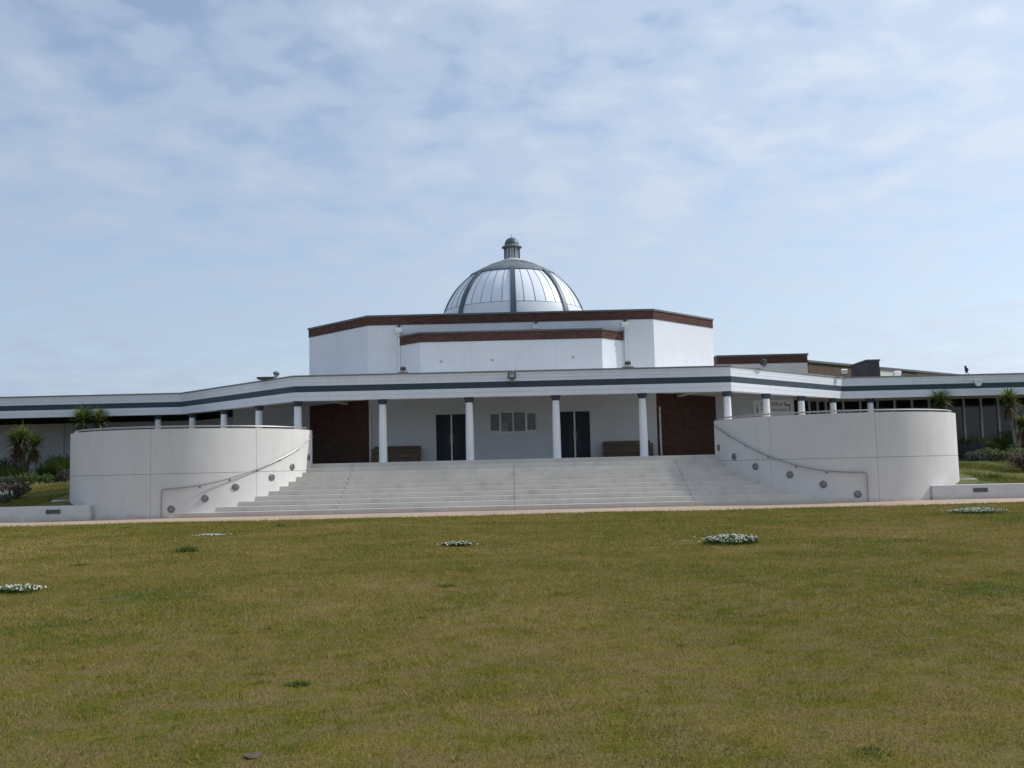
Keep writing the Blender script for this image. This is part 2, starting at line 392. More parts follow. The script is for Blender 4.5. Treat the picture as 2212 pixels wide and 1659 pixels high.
sidew = {-1: 'on the shaded-garden side, its inner face sunlit', 1: 'nearer the information sign, its step face in shade'}
for sx in (-1, 1):
    cx = sx * DC
    W = thing('curved_wall', {-1: 'tall curved pale concrete wall whose face over the steps is sunlit', 1: 'tall curved pale concrete wall whose face over the steps is shaded'}[sx], 'wall', (cx, DY, 0), 'curved walls flanking the entrance steps')
    # mirrored frame: x' outward. joints
    js = [R_(-180 + 5), ang(1, 1664, 950), ang(1, 1893, 950), ang(1, 2059, 950), R_(38), R_(95)]
    js[0] = R_(-176)
    for (z0, z1) in ((-.05, ZJ), (ZJ, ZT)):
        for i in range(5):
            a0, a1 = js[i], js[i + 1]; g = .005 / DR
            mb = ring(a0 + (g if i else 0), a1 - g, DR - .26, DR, z0 + (.006 if z0 > 1 else 0), z1 - (.006 if z0 < 1 else 0), max(6, int((a1 - a0) / R_(2.5))))
            mb.v = [(x * sx, y, z) for x, y, z in mb.v]
            if sx < 0: mb.f = [f[::-1] for f in mb.f]
            shift(mb, cx, DY).build('concrete_panel', 'concrete', W, smooth=True, bevel=0)
    mb = ring(js[0] + .01, js[-1] - .01, DR - .24, DR - .035, -.04, ZT - .04, 90); mb.v = [(x * sx, y, z) for x, y, z in mb.v]
    if sx < 0: mb.f = [f[::-1] for f in mb.f]
    shift(mb, cx, DY).build('wall_core', 'joint_dark', W, smooth=True)
    shift(MB().lathe([(0, 1.79), (DR - .25, 1.79), (DR - .25, .0)], (0, 0, 0), 64), cx, DY).build('platform', 'terrace_paving', W)
    # footing ledge on the garden side
    mb = ring(R_(-22), R_(60), DR + .01, DR + .62, .3, .64, 40); mb.v = [(x * sx, y, z) for x, y, z in mb.v]
    if sx < 0: mb.f = [f[::-1] for f in mb.f]
    shift(mb, cx, DY).build('footing_ledge', 'concrete', W, smooth=True)
    # guard rail on top of the wall
    gr = []
    for i in range(61):
        a = R_(-172) + (R_(60) - R_(-172)) * i / 60; gr.append((cx + sx * (DR - .15) * math.cos(a), DY + (DR - .15) * math.sin(a), ZT + .085))
    rail = MB().tube(gr, .027, 8).build('guard_rail', 'steel', W, smooth=True)
    for i in range(0, 61, 6): MB().tube([(gr[i][0], gr[i][1], ZT - .01), (gr[i][0], gr[i][1], ZT + .07)], .012, 6).build('rail_post', 'steel', rail, smooth=True)
    # round lights sunk in the wall
    for (px, py) in lights[sx]:
        p = on_cyl(px, py, cx, DY, DR); n_ = Vector((p.x - cx, p.y - DY, 0)).normalized(); tdir = Vector((-n_.y, n_.x, 0)); up = Vector((0, 0, 1))
        def disc(prof, nseg=20):
            vs_ = []; fs = []
            for r, d in prof:
                for q in range(nseg):
                    a = 2 * math.pi * q / nseg; vs_.append(p + tdir * (r * math.cos(a)) + up * (r * math.sin(a)) + n_ * d)
            for i in range(len(prof) - 1):
                for q in range(nseg): fs.append((i * nseg + q, i * nseg + (q + 1) % nseg, (i + 1) * nseg + (q + 1) % nseg, (i + 1) * nseg + q))
            fs.append(tuple(range((len(prof) - 1) * nseg, len(prof) * nseg)))
            return MB().add(vs_, fs)
        lt = disc([(.13, -.01), (.13, .022), (.118, .03), (.085, .03), (.08, .006)]).build('wall_light', 'lamp_steel', W, smooth=True)
        disc([(.078, .007), (.06, .02), (.02, .026)]).build('lens', 'lamp_lens', lt, smooth=True)
        gd = MB()
        gd.obox(p + n_ * .034, tdir * .085, n_ * .006, up * .010); gd.obox(p + n_ * .0345, tdir * .010, n_ * .006, up * .085)
        gd.build('guard_bar', 'lamp_steel', lt)
    # handrail fixed to the stair face
    pts = [on_cyl(px, py, cx, DY, DR + .08) for px, py in rails[sx]]
    H = thing('handrail', {-1: 'curved steel handrail climbing the sunlit curved wall', 1: 'curved steel handrail climbing the shaded curved wall'}[sx], 'handrail', (pts[0].x, pts[0].y, 0), 'handrails beside the entrance steps')
    fine = []
    for i in range(len(pts) - 1):                      # Catmull-Rom through the points, kept on the cylinder
        p0, p1, p2, p3 = pts[max(i - 1, 0)], pts[i], pts[i + 1], pts[min(i + 2, len(pts) - 1)]
        for q in range(6):
            u = q / 6; fine.append(.5 * ((2 * p1) + (p2 - p0) * u + (2 * p0 - 5 * p1 + 4 * p2 - p3) * u * u + (3 * p1 - p0 - 3 * p2 + p3) * u ** 3))
    fine.append(pts[-1])
    b0 = fine[0]; side = (fine[0] - fine[2]); side.z = 0; side.normalize()
    start = [Vector((b0.x, b0.y, 0)) + side * .06, Vector((b0.x, b0.y, b0.z - .10)) + side * .06, Vector((b0.x, b0.y, b0.z - .03)) + side * .045]
    MB().tube(start + fine, .023, 8).build('rail', 'steel', H, smooth=True)
    for p in pts[1:-1]:
        n_ = Vector((p.x - cx, p.y - DY, 0)).normalized()
        bk = MB().tube([p - Vector((0, 0, .012)), p - Vector((0, 0, .055)), p - Vector((0, 0, .065)) - n_ * .075], .010, 6).build('bracket', 'steel', H, smooth=True)
        c_ = p - Vector((0, 0, .065)) - n_ * .075
        MB().tube([c_, c_ + n_ * .012], .034, 12).build('fixing_plate', 'lamp_steel', bk, smooth=True)
    # low garden wall
    LW = thing('low_wall', {-1: 'low concrete wall in front of the dark shaded garden', 1: 'low concrete wall in front of the sunlit garden lawn'}[sx], 'wall', (sx * 20, 34.1, 0), 'low walls along the path')
    xa = 14.78 if sx > 0 else 15.05
    segs = [xa, 21.5, 28, 34.5, 41]
    for i in range(4):
        x0, x1 = segs[i] + (.004 if i else 0), segs[i + 1] - .004
        MB().box(min(sx * x0, sx * x1), max(sx * x0, sx * x1), 33.95, 34.42, -.05, .50).build('wall_block', 'concrete', LW, bevel=.012)
    lx = at(2118, 1059, 33.95).x if sx > 0 else at(115, 1105.5, 33.95).x
    for q in range(2):
        x = lx + sx * 6.5 * q
        fr_ = MB().box(x - .26, x + .26, 33.93, 33.96, .235, .385).build('recessed_light', 'lamp_steel', LW)
        for z in (.26, .285, .31, .335, .36): MB().box(x - .23, x + .23, 33.918, 33.932, z - .006, z + .006).build('louvre', 'dark_metal', fr_)

# ---------------------------------------------------------------- the pavilion
P = thing('domed_pavilion', 'white pavilion with silver glass dome, brick parapets and striped colonnade', 'building', (0, 44, 0))
FZ0, FZ1, SOF = 4.33, 5.33, 4.75
FAS = [(-42, 45.05), (-15.7, 45.05), (-8.78, 38.1), (8.78, 38.1), (15.7, 45.05), (42, 45.05)]
roof = [tuple(p) for p in offset_poly(FAS, -.06)]
MB().prism(roof + [(42, 51.3), (-42, 51.3)], SOF + .04, FZ1 - .06).build('canopy_roof', 'soffit_white', P)
# soffit boards
sof = [tuple(p) for p in offset_poly(FAS, -.07)]
MB().prism([sof[0], sof[1], sof[2], sof[3], sof[4], sof[5], (42, 51.2), (-42, 51.2)], SOF, SOF + .03).build('soffit', 'soffit_white', P)
bo, bi = offset_poly(FAS, -.057), offset_poly(FAS, -.42)
for i in range(5): MB().prism([bo[i], bo[i + 1], bi[i + 1], bi[i]], FZ0 + .004, SOF - .002).build('edge_beam', 'soffit_white', P)
rows = [(4.33, 4.503, 'white_paint'), (4.507, 4.676, 'white_paint'), (4.68, 4.799, 'navy_paint'), (4.802, 4.92, 'navy_paint'), (4.924, 5.055, 'white_paint'), (5.059, 5.185, 'white_paint'), (5.189, 5.30, 'white_paint')]
inn = offset_poly(FAS, -.055)
for (z0, z1, mt) in rows:
    out = offset_poly(FAS, 0 if mt == 'white_paint' else .004)
    for i in range(5): MB().prism([out[i], out[i + 1], inn[i + 1], inn[i]], z0, z1).build('fascia_board', mt, P, bevel=.004)
o1, i1 = offset_poly(FAS, .04), offset_poly(FAS, -.30)
for i in range(5): MB().prism([o1[i], o1[i + 1], i1[i + 1], i1[i]], 5.305, 5.355).build('roof_edge_trim', 'trim_grey', P)
# columns
shaft_prof = [(.172, 0), (.172, .04), (.166, .06), (.165, .5), (.160, 1.2), (.150, 1.9), (.141, 2.3), (.141, 2.335)]
cap_prof = [(.150, 2.335), (.152, 2.36), (.165, 2.40), (.188, 2.47), (.196, 2.50), (.196, 2.55), (0, 2.55)]
spots = [(sx * x, 38.45) for x in (1.75, 5.25, 8.68) for sx in (-1, 1)] + [(sx * (8.68 + 2.12 * k), 38.45 + 2.08 * k) for k in (1, 2, 3) for sx in (-1, 1)] + [(-16.95, 45.5), (17.1, 45.5)]
first = None
for (x, y) in spots:
    if first is None:
        mb = MB().lathe(shaft_prof, (0, 0, 0), 28); s_ob = mb.build('column', 'column_white', P, smooth=True); s_ob.matrix_parent_inverse = Matrix.Translation(-P.location)
        mb = MB().lathe(cap_prof, (0, 0, 0), 28); c_ob = mb.build('capital', 'navy_paint', s_ob, smooth=True); c_ob.matrix_parent_inverse = Matrix()
        s_ob.location = (x, y, 1.79); first = (s_ob, c_ob)
    else:
        s2 = first[0].copy(); col.objects.link(s2); s2.location = (x, y, 1.79)
        c2 = first[1].copy(); col.objects.link(c2); c2.parent = s2
for sx in (-1, 1):   # downstand beams from the corner columns back to the walls
    a, b_ = Vector((sx * 8.6, 38.6)), Vector((sx * 7.9, 45.3)); d = (b_ - a).normalized(); n2 = Vector((d.y, -d.x)) * .11
    MB().prism([tuple(a + n2), tuple(b_ + n2), tuple(b_ - n2), tuple(a - n2)], 4.60, SOF - .003).build('soffit_beam', 'soffit_white', P)

# bricks on a plan segment
def bricks(p0, p1, z0, z1, parent, face=.0, depth=.03, name='brickwork'):
    p0, p1 = Vector(p0), Vector(p1); d = (p1 - p0).normalized(); n2 = Vector((d.y, -d.x)); Ls = (p1 - p0).length
    mb = MB(); rowh = .075; nr = int(round((z1 - z0) / rowh)); rowh = (z1 - z0) / nr
    for r in range(nr):
        s = -.1125 * (r % 2); za, zb = z0 + r * rowh + .005, z0 + (r + 1) * rowh - .005
        while s < Ls:
            a, b_ = max(s, 0) + .005, min(s + .215, Ls) - .0
            if b_ - a > .03:
                f_ = face + rnd.uniform(-.004, .003)
                A, B = p0 + d * a, p0 + d * b_
                q = [A + n2 * f_, B + n2 * f_]; k = [A + n2 * (face - depth), B + n2 * (face - depth)]
                v = [(*q[0], za), (*q[1], za), (*q[1], zb), (*q[0], zb), (*k[0], za), (*k[1], za), (*k[1], zb), (*k[0], zb)]
                mb.add(v, [(0, 1, 2, 3), (4, 0, 3, 7), (1, 5, 6, 2), (3, 2, 6, 7), (4, 5, 1, 0)])
            s += .225
    return mb.build(name, 'brick', parent, kind='stuff')
def seg_wall(p0, p1, t, z0, z1, name, mat, parent, face=0.0):
    p0, p1 = Vector(p0), Vector(p1); d = (p1 - p0).normalized(); n2 = Vector((d.y, -d.x))
    return MB().prism([tuple(p0 + n2 * face), tuple(p1 + n2 * face), tuple(p1 + n2 * (face - t)), tuple(p0 + n2 * (face - t))], z0, z1).build(name, mat, parent)

# front wall with openings (doors at +-2.85, window in the middle)
WY = 44.2
def wall_cells(x0, x1, y0, y1, z0, z1, holes, name, mat, parent):
    xb = sorted({x0, x1, *[h[0] for h in holes], *[h[1] for h in holes]}); mb = MB()
    for a, b_ in zip(xb, xb[1:]):
        hs = sorted([h for h in holes if h[0] <= a + 1e-6 and h[1] >= b_ - 1e-6], key=lambda h: h[2]); z = z0
        for h in hs:
            if h[2] > z: mb.box(a, b_, y0, y1, z, h[2])
            z = h[3]
        if z1 > z: mb.box(a, b_, y0, y1, z, z1)
    ob = mb.build(name, mat, parent)
    bm = bmesh.new(); bm.from_mesh(ob.data); bmesh.ops.remove_doubles(bm, verts=bm.verts, dist=1e-4); bm.to_mesh(ob.data); bm.free()
    return ob
DX, DH = 2.86, .71
holes = [(-DX - DH, -DX + DH, 1.79, 3.98), (DX - DH, DX + DH, 1.79, 3.98), (-1.14, 1.16, 3.06, 4.05)]
wall_cells(-6.68, 6.68, WY, WY + .3, 1.79, 8.22, holes, 'front_wall', 'white_render', P)
for sx in (-1, 1):
    p0, p1 = (-10.2, 47.8), (-6.68, 44.2)
    if sx > 0: p0, p1 = (6.68, 44.2), (10.2, 47.8)
    seg_wall(p0, p1, .3, 1.79, 4.78, 'brick_wall_core', 'mortar', P, -.012)
    bricks(p0, p1, 1.8, 4.78, P)
    seg_wall(p0, p1, .3, 4.781, 8.22, 'oblique_wall', 'white_render', P)
    x = sx * 10.2
    MB().box(min(x, x - sx * .3), max(x, x - sx * .3), 47.8, 66, 1.79, 8.22).build('side_wall', 'white_render', P)
OCT = [(-10.2, 66), (-10.2, 47.8), (-6.68, 44.2), (6.68, 44.2), (10.2, 47.8), (10.2, 66)]
for i in range(5):
    o_ = offset_poly(OCT, .03); n_ = offset_poly(OCT, -.28)
    seg_core = offset_poly(OCT, .018)
    MB().prism([seg_core[i], seg_core[i + 1], n_[i + 1], n_[i]], 8.221, 8.615).build('parapet_core', 'mortar', P)
    bricks(o_[i], o_[i + 1], 8.222, 8.616, P, name='brick_parapet')
    oc = offset_poly(OCT, .07)
    MB().prism([oc[i], oc[i + 1], n_[i + 1], n_[i]], 8.618, 8.70).build('parapet_coping', 'coping_grey', P)
MB().prism([(-9.9, 65.7), (-9.9, 47.9), (-6.5, 44.5), (6.5, 44.5), (9.9, 47.9), (9.9, 65.7)], 8.1, 8.3).build('main_roof', 'lead', P)
MB().box(-10.2, 10.2, 65.7, 66, 1.8, 8.22).build('rear_wall', 'white_render', P)
# lower projecting tier over the portico
LOW = [(-5.24, 44.2), (-4.14, 43.1), (4.14, 43.1), (5.24, 44.2)]
low_i = offset_poly(LOW, -.25)
for i in range(3):
    MB().prism([LOW[i], LOW[i + 1], low_i[i + 1], low_i[i]], 5.0, 7.23).build('tier_wall', 'white_render', P)
    c_ = offset_poly(LOW, .018); MB().prism([c_[i], c_[i + 1], low_i[i + 1], low_i[i]], 7.231, 7.62).build('parapet_core', 'mortar', P)
    o_ = offset_poly(LOW, .03); bricks(o_[i], o_[i + 1], 7.232, 7.622, P, name='brick_parapet')
    oc = offset_poly(LOW, .07); MB().prism([oc[i], oc[i + 1], low_i[i + 1], low_i[i]], 7.624, 7.70).build('parapet_coping', 'coping_grey', P)
MB().prism([(-5.0, 44.2), (-4.0, 43.3), (4.0, 43.3), (5.0, 44.2)], 7.1, 7.25).build('tier_roof', 'lead', P)
for (px, py) in ((953, 781), (1064, 778), (1238, 772)):
    p = at(px, py, 43.1); fr_ = MB().box(p.x - .075, p.x + .075, 43.085, 43.11, p.z - .055, p.z + .055).build('wall_vent', 'pipe_white', P)
    for q in (-.03, 0, .03): MB().box(p.x - .06, p.x + .06, 43.075, 43.086, p.z + q - .008, p.z + q + .008).build('vent_slat', 'trim_grey', fr_)
# rainwater hoppers and downpipes
def downpipe(x, y, zt, zb, hop=True, hw=.17):
    if hop:
        hp = MB().add([(x - hw, y - .16, zt), (x + hw, y - .16, zt), (x + hw, y + .02, zt), (x - hw, y + .02, zt), (x - hw * .9, y - .13, zt - .2), (x + hw * .9, y - .13, zt - .2), (x + hw * .9, y + .02, zt - .2), (x - hw * .9, y + .02, zt - .2)],
                      [(0, 1, 2, 3), (7, 6, 5, 4), (0, 4, 5, 1), (1, 5, 6, 2), (2, 6, 7, 3), (3, 7, 4, 0)]).build('rain_hopper', 'pipe_white', P)
        MB().box(x - hw - .03, x + hw + .03, y - .18, y + .02, zt - .03 - .2, zt - .2).build('hopper_ledge', 'pipe_white', hp)
        MB().box(x - .05, x + .06, y - .10, y + .05, zt + .01, zt + .14).build('roof_outlet', 'dark_metal', hp)
    if zb is not None:
        dp = MB().tube([(x, y - .07, zt - .2), (x, y - .07, zb + .12), (x, y - .16, zb + .02)], .045, 10).build('downpipe', 'pipe_white', P, smooth=True)
        z = zt - .6
        while z > zb + .3: MB().lathe([(.05, z - .03), (.06, z - .03), (.06, z + .03), (.05, z + .03)], (x, y - .07, 0), 12).build('pipe_collar', 'pipe_white', dp, smooth=True); z -= .95
downpipe(at(862, 720, 44.15).x, 44.19, 8.08, 5.42); downpipe(at(1350, 700, 44.15).x, 44.19, 8.10, 5.42); downpipe(at(1158, 706, 44.15).x, 44.19, 8.10, None)
downpipe(-6.60, 44.19, 4.30, 1.82, False); downpipe(6.82, 44.23, 4.30, 1.82, False)
# doors
for sx in (-1, 1):
    x = sx * DX
    dr = MB().box(x - DH, x + DH, WY + .12, WY + .16, 1.80, 3.975).build('double_door', 'navy_door', P)
    for q in (-1, 1):
        a, b_ = sorted((x + q * .04, x + q * (DH - .01)))
        lf = MB().box(a, b_, WY + .07, WY + .119, 1.815, 3.965).build('door_leaf', 'navy_door', dr, bevel=.006)
        g0 = sorted((x + q * .12, x + q * .27))
        MB().box(g0[0], g0[1], WY + .064, WY + .071, 2.05, 3.75).build('glazing_strip', 'door_glass', dr)
        MB().tube([(x + q * .07, WY + .06, 2.65), (x + q * .07, WY + .02, 2.68), (x + q * .07, WY + .02, 3.05), (x + q * .07, WY + .06, 3.08)], .014, 6).build('pull_handle', 'steel', dr, smooth=True)
    MB().box(x - .036, x + .036, WY + .045, WY + .119, 1.81, 3.965).build('meeting_stile', 'pipe_white', dr)
# window of four lights
wx0, wx1, wz0, wz1 = -1.14, 1.16, 3.06, 4.05
wf = MB().box(wx0, wx1, WY + .05, WY + .12, wz0, wz0 + .07).box(wx0, wx1, WY + .05, WY + .12, wz1 - .05, wz1).box(wx0, wx0 + .06, WY + .05, WY + .12, wz0 + .07, wz1 - .05).box(wx1 - .06, wx1, WY + .05, WY + .12, wz0 + .07, wz1 - .05).build('window', 'pipe_white', P)
mul = [wx0 + .06, -.57, .012, .60, wx1 - .06]
for i in range(1, 4): MB().box(mul[i] - .03, mul[i] + .03, WY + .045, WY + .12, wz0 + .07, wz1 - .05).build('mullion', 'pipe_white', wf)
for i in range(4): MB().box(mul[i] + .02, mul[i + 1] - .02, WY + .085, WY + .091, wz0 + .06, wz1 - .04).build('pane', 'clear_pane', wf)
for i in (0, 3):   # casement frames of the outer lights
    a, b_ = mul[i] + (.03 if i else 0), mul[i + 1] - (.03 if i < 3 else 0)
    MB().box(a, b_, WY + .055, WY + .082, wz0 + .07, wz0 + .11).box(a, b_, WY + .055, WY + .082, wz1 - .10, wz1 - .05).box(a, a + .04, WY + .055, WY + .082, wz0 + .11, wz1 - .10).box(b_ - .04, b_, WY + .055, WY + .082, wz0 + .11, wz1 - .10).build('casement', 'pipe_white', wf)
MB().box(wx0 - .06, wx1 + .06, WY - .05, WY + .05, wz0 - .05, wz0 - .002).build('sill', 'pipe_white', wf)
cv, cf = [], []
for i in range(121):
    x = wx0 + (wx1 - wx0) * i / 120; y = WY + .22 + .022 * math.sin(i * 1.05) + .01 * math.sin(i * .37); cv += [(x, y, wz0 - .05), (x, y, wz1 + .05)]
for i in range(120): cf.append((2 * i, 2 * i + 2, 2 * i + 3, 2 * i + 1))
MB().add(cv, cf).build('curtain', 'curtain', wf, smooth=True)
MB().box(-.52, -.25, WY + .095, WY + .097, wz0 + .08, wz0 + .46).build('notice', 'paper', wf)
MB().box(-.42, -.35, WY + .0935, WY + .0945, wz0 + .24, wz0 + .31).build('notice_print', 'ink', wf)
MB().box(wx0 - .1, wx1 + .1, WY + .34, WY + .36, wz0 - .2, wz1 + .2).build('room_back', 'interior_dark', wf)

# sign wall, oblique glazing and wings
for sx in (-1, 1):
    SW = [(10.2, 47.8), (14.05, 47.8), (16.55, 50.3), (42, 50.3)]
    if sx < 0: SW = [(-x, y) for x, y in SW[::-1]]
    ii = offset_poly(SW, -.25); k = 0 if sx > 0 else 2
    MB().prism([SW[k], SW[k + 1], ii[k + 1], ii[k]], 1.79, 4.76).build('flank_wall', 'white_render', P)
    if sx < 0:
        for k in (0, 1): MB().prism([SW[k], SW[k + 1], ii[k + 1], ii[k]], .9 if k == 0 else 1.79, 4.30).build('wing_wall', 'white_render', P)
        jj = offset_poly(SW, -.12)
        for k, npn in ((0, 20), (1, 3)):      # dark clerestory strip over the wing wall
            A, B = Vector(jj[k]), Vector(jj[k + 1]); A2, B2_ = Vector(ii[k]), Vector(ii[k + 1])
            for q in range(npn):
                u0, u1 = q / npn, (q + 1) / npn; e = .012 / (B - A).length * 2
                MB().prism([tuple(A.lerp(B, u0 + e)), tuple(A.lerp(B, u1 - e)), tuple(A2.lerp(B2_, u1 - e)), tuple(A2.lerp(B2_, u0 + e))], 4.302, 4.76).build('clerestory_pane', 'dark_glass', P)
        for px in (148, 168):
            p = at(px, 960, 51.0); MB().box(p.x - .11, p.x + .11, 50.22, 50.31, 1.1, 4.299).build('pilaster', 'white_render', P, bevel=.01)
    else:
        def glazing(p0, p1, npan, zs, zh):
            p0, p1 = Vector(p0), Vector(p1); d = (p1 - p0).normalized(); n2 = Vector((d.y, -d.x)); Ls = (p1 - p0).length; w_ = Ls / npan
            def bar(s0, s1, f0, f1, z0, z1): 
                q = [p0 + d * s0 + n2 * f0, p0 + d * s1 + n2 * f0, p0 + d * s1 + n2 * f1, p0 + d * s0 + n2 * f1]; return MB().prism([tuple(v) for v in q], z0, z1)
            bar(0, Ls, -.08, .02, zh, 4.76).build('window_head', 'white_paint', P); bar(0, Ls, -.1, .04, 1.0, zs).build('plinth_wall', 'white_render', P)
            for i in range(npan):
                pn = bar(i * w_ + .03, (i + 1) * w_ - .03, -.052, -.045, zs, zh).build('window_pane', 'dark_glass', P)
            for i in range(npan + 1): bar(i * w_ - .055, i * w_ + .055, -.07, .03, zs, zh).build('mullion', 'white_paint', P)
        glazing(SW[1], SW[2], 4, 1.8, 4.50); glazing(SW[2], SW[3], 28, 1.55, 4.50)
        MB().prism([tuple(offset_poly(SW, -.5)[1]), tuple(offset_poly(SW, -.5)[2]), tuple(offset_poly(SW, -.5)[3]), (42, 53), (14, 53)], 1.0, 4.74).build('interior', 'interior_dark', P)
# dome
DCX, DCY, DZ, DRR = .18, 56.0, 9.28, 4.25
dome = MB().lathe([(4.3, 8.2), (4.3, 9.30), (4.24, 9.31)], (DCX, DCY, 0), 64).build('dome', 'lead', P, smooth=True)
def sph(a, z, r=DRR): h = math.sqrt(max(r * r - (z - DZ) ** 2, 0)); return Vector((DCX + h * math.cos(a), DCY + h * math.sin(a), z))
ZB, ZC = 10.58, 12.80
a_off = -math.pi / 2
for s in range(8):
    ac = a_off + s * math.pi / 4; hw = .042
    rb = MB(); vs_, fs = [], []
    for i in range(21):
        z = 9.3 + (ZC - 9.3) * i / 20; h = math.sqrt(DRR ** 2 - (z - DZ) ** 2); w_ = .165 if True else 0
        rad = Vector((math.cos(ac), math.sin(ac), 0)); tg = Vector((-rad.y, rad.x, 0)); nn = (sph(ac, z) - Vector((DCX, DCY, DZ))).normalized(); p = sph(ac, z)
        ww = .175 - .045 * i / 20
        vs_ += [p - tg * ww - nn * .05, p - tg * ww + nn * .09, p + tg * ww + nn * .09, p + tg * ww - nn * .05]
    for i in range(20):
        for q in range(4): fs.append((i * 4 + q, i * 4 + (q + 1) % 4, (i + 1) * 4 + (q + 1) % 4, (i + 1) * 4 + q))
    rb.add(vs_, fs).build('rib', 'rib_grey', dome)
    # white lower band between ribs
    def patch(a0, a1, z0, z1, na, nz, r):
        vs_ = [sph(a0 + (a1 - a0) * i / na, z0 + (z1 - z0) * k / nz, r) for k in range(nz + 1) for i in range(na + 1)]
        return MB().add(vs_, [(k * (na + 1) + i, k * (na + 1) + i + 1, (k + 1) * (na + 1) + i + 1, (k + 1) * (na + 1) + i) for k in range(nz) for i in range(na)])
    patch(ac + .03, ac + math.pi / 4 - .03, 9.3, ZB, 10, 6, DRR + .02).build('lower_band', 'band_white', dome, smooth=True)
    for q in range(5):
        a0 = ac + math.pi / 4 * q / 5; a1 = ac + math.pi / 4 * (q + 1) / 5
        patch(a0 + .003, a1 - .003, ZB, ZC, 3, 10, DRR - .005 + rnd.uniform(-.006, .006)).build('glass_panel', 'dome_glass', dome, smooth=True)
        if q: MB().tube([sph(a0, ZB + (ZC - ZB) * i / 12, DRR + .008) for i in range(13)], .011, 5).build('glazing_bar', 'lead', dome)
    MB().tube([sph(ac + math.pi / 4 * i / 10, ZB, DRR + .025) for i in range(11)], .010, 5).build('band_bead', 'lead', dome)
cap = MB().lathe([(2.35, 12.64), (2.56, 12.64), (2.60, 12.71), (2.55, 12.79), (2.0, 13.08), (1.4, 13.36), (.8, 13.58), (.62, 13.63)], (DCX, DCY, 0), 64).build('dome_cap', 'lead', P, smooth=True)
for s in range(32):
    a = s * 2 * math.pi / 32
    MB().tube([(DCX + r * math.cos(a), DCY + r * math.sin(a), z + .012) for r, z in ((2.44, 12.81), (2.0, 13.06), (1.4, 13.36), (.8, 13.58))], .014, 5).build('standing_seam', 'lead', cap)
lan = MB().lathe([(.66, 13.58), (.66, 13.66), (.58, 13.72), (.54, 13.74), (0, 13.74)], (DCX, DCY, 0), 32).build('lantern', 'band_white', P, smooth=True)
MB().lathe([(.36, 13.74), (.36, 14.45)], (DCX, DCY, 0), 24).build('lantern_core', 'band_white', lan, smooth=True)
for s in range(8):
    a = a_off + (s + .5) * math.pi / 4; x, y = DCX + .47 * math.cos(a), DCY + .47 * math.sin(a)
    MB().lathe([(.042, 13.74), (.042, 14.44)], (x, y, 0), 10).build('lantern_post', 'rib_grey', lan, smooth=True)
for s in range(12):
    a = a_off + s * math.pi / 6; x, y = DCX + .37 * math.cos(a), DCY + .37 * math.sin(a)
    MB().lathe([(.016, 13.74), (.016, 14.44)], (x, y, 0), 6).build('lantern_bar', 'rib_grey', lan)
MB().lathe([(0, 14.43), (.50, 14.43), (.60, 14.47), (.60, 14.53), (.47, 14.57), (.44, 14.62), (0, 14.62)], (DCX, DCY, 0), 40).build('lantern_cornice', 'trim_grey', lan, smooth=True)
MB().lathe([(.43, 14.61), (.435, 14.68), (.41, 14.80), (.35, 14.92), (.26, 15.01), (.14, 15.07), (.03, 15.09), (.015, 15.10), (.015, 15.28), (0, 15.30)], (DCX, DCY, 0), 32).build('lantern_dome', 'rib_grey', lan, smooth=True)

# ---------------------------------------------------------------- buildings behind the wing
RY = 64.0
a, b_ = at(1549, 768, RY), at(1743, 763, RY)
B1 = thing('rear_hall', 'white flat-roofed block with red brick parapet beside brown clad wall', 'building', (a.x, RY, 0))
zt = (a.z + b_.z) / 2; zc = zt - .12; zb = zt - .62
MB().box(a.x, b_.x, RY, RY + 14, 0, zb).build('wall', 'cream_render', B1); MB().box(a.x - .01, b_.x + .01, RY - .018, RY + 14, zb + .002, zc - .002).build('parapet_core', 'mortar', B1)
bricks((a.x - .02, RY - .03), (b_.x + .02, RY - .03), zb + .002, zc - .002, B1, name='brick_parapet')
MB().box(a.x - .06, b_.x + .08, RY - .07, RY + 14, zc, zt).build('parapet_coping', 'coping_grey', B1)
# brown clad long wall running back to the right
bx0 = b_.x + .02
def col_at(px, py, X0, Y0_, slope):    # point on the receding plan line
    d = pray(px, py); k = d.x / d.y; Y = (X0 - Y0_ / slope) / (k - 1 / slope); return at(px, py, Y)
SL = .85
pA = at(1744, 778, RY + .4); X0_, Y0_ = pA.x, RY + .4
pB = col_at(2041, 806, X0_, Y0_, SL)
ztop = pA.z
B2 = thing('clad_hall', 'brown clad hall with flat dark roof edge receding behind the glazed wing', 'building', (X0_, Y0_, 0))
dv = Vector((1, SL)).normalized(); nv = Vector((dv.y, -dv.x)); Ltot = (Vector((pB.x, pB.y)) - Vector((X0_, Y0_))).length + 12
def clad(s0, s1, mat, nm, f=0.0, z0=0, z1=None):
    p = Vector((X0_, Y0_)); q = [p + dv * s0 + nv * f, p + dv * s1 + nv * f, p + dv * s1 - nv * 4, p + dv * s0 - nv * 4]
    return MB().prism([tuple(v) for v in q], z0, z1 or ztop - .15).build(nm, mat, B2)
def s_of(px, py): p = col_at(px, py, X0_, Y0_, SL); return (Vector((p.x, p.y)) - Vector((X0_, Y0_))).length
s1, s2, s3 = s_of(1901, 795), s_of(1938, 795), s_of(1981, 800)
n_pan = 9
for i in range(n_pan): clad(s1 * i / n_pan + .01, s1 * (i + 1) / n_pan - .01, 'brown_clad', 'cladding_panel', rnd.uniform(0, .02))
clad(s1, s2, 'cream_render', 'render_panel', .01); clad(s2 + .02, s3, 'brown_clad', 'cladding_panel', .02); clad(s3 + .02, Ltot, 'tan_clad', 'cladding_panel', .01)
clad(-.1, Ltot, 'coping_grey', 'roof_edge', .12, ztop - .149, ztop)
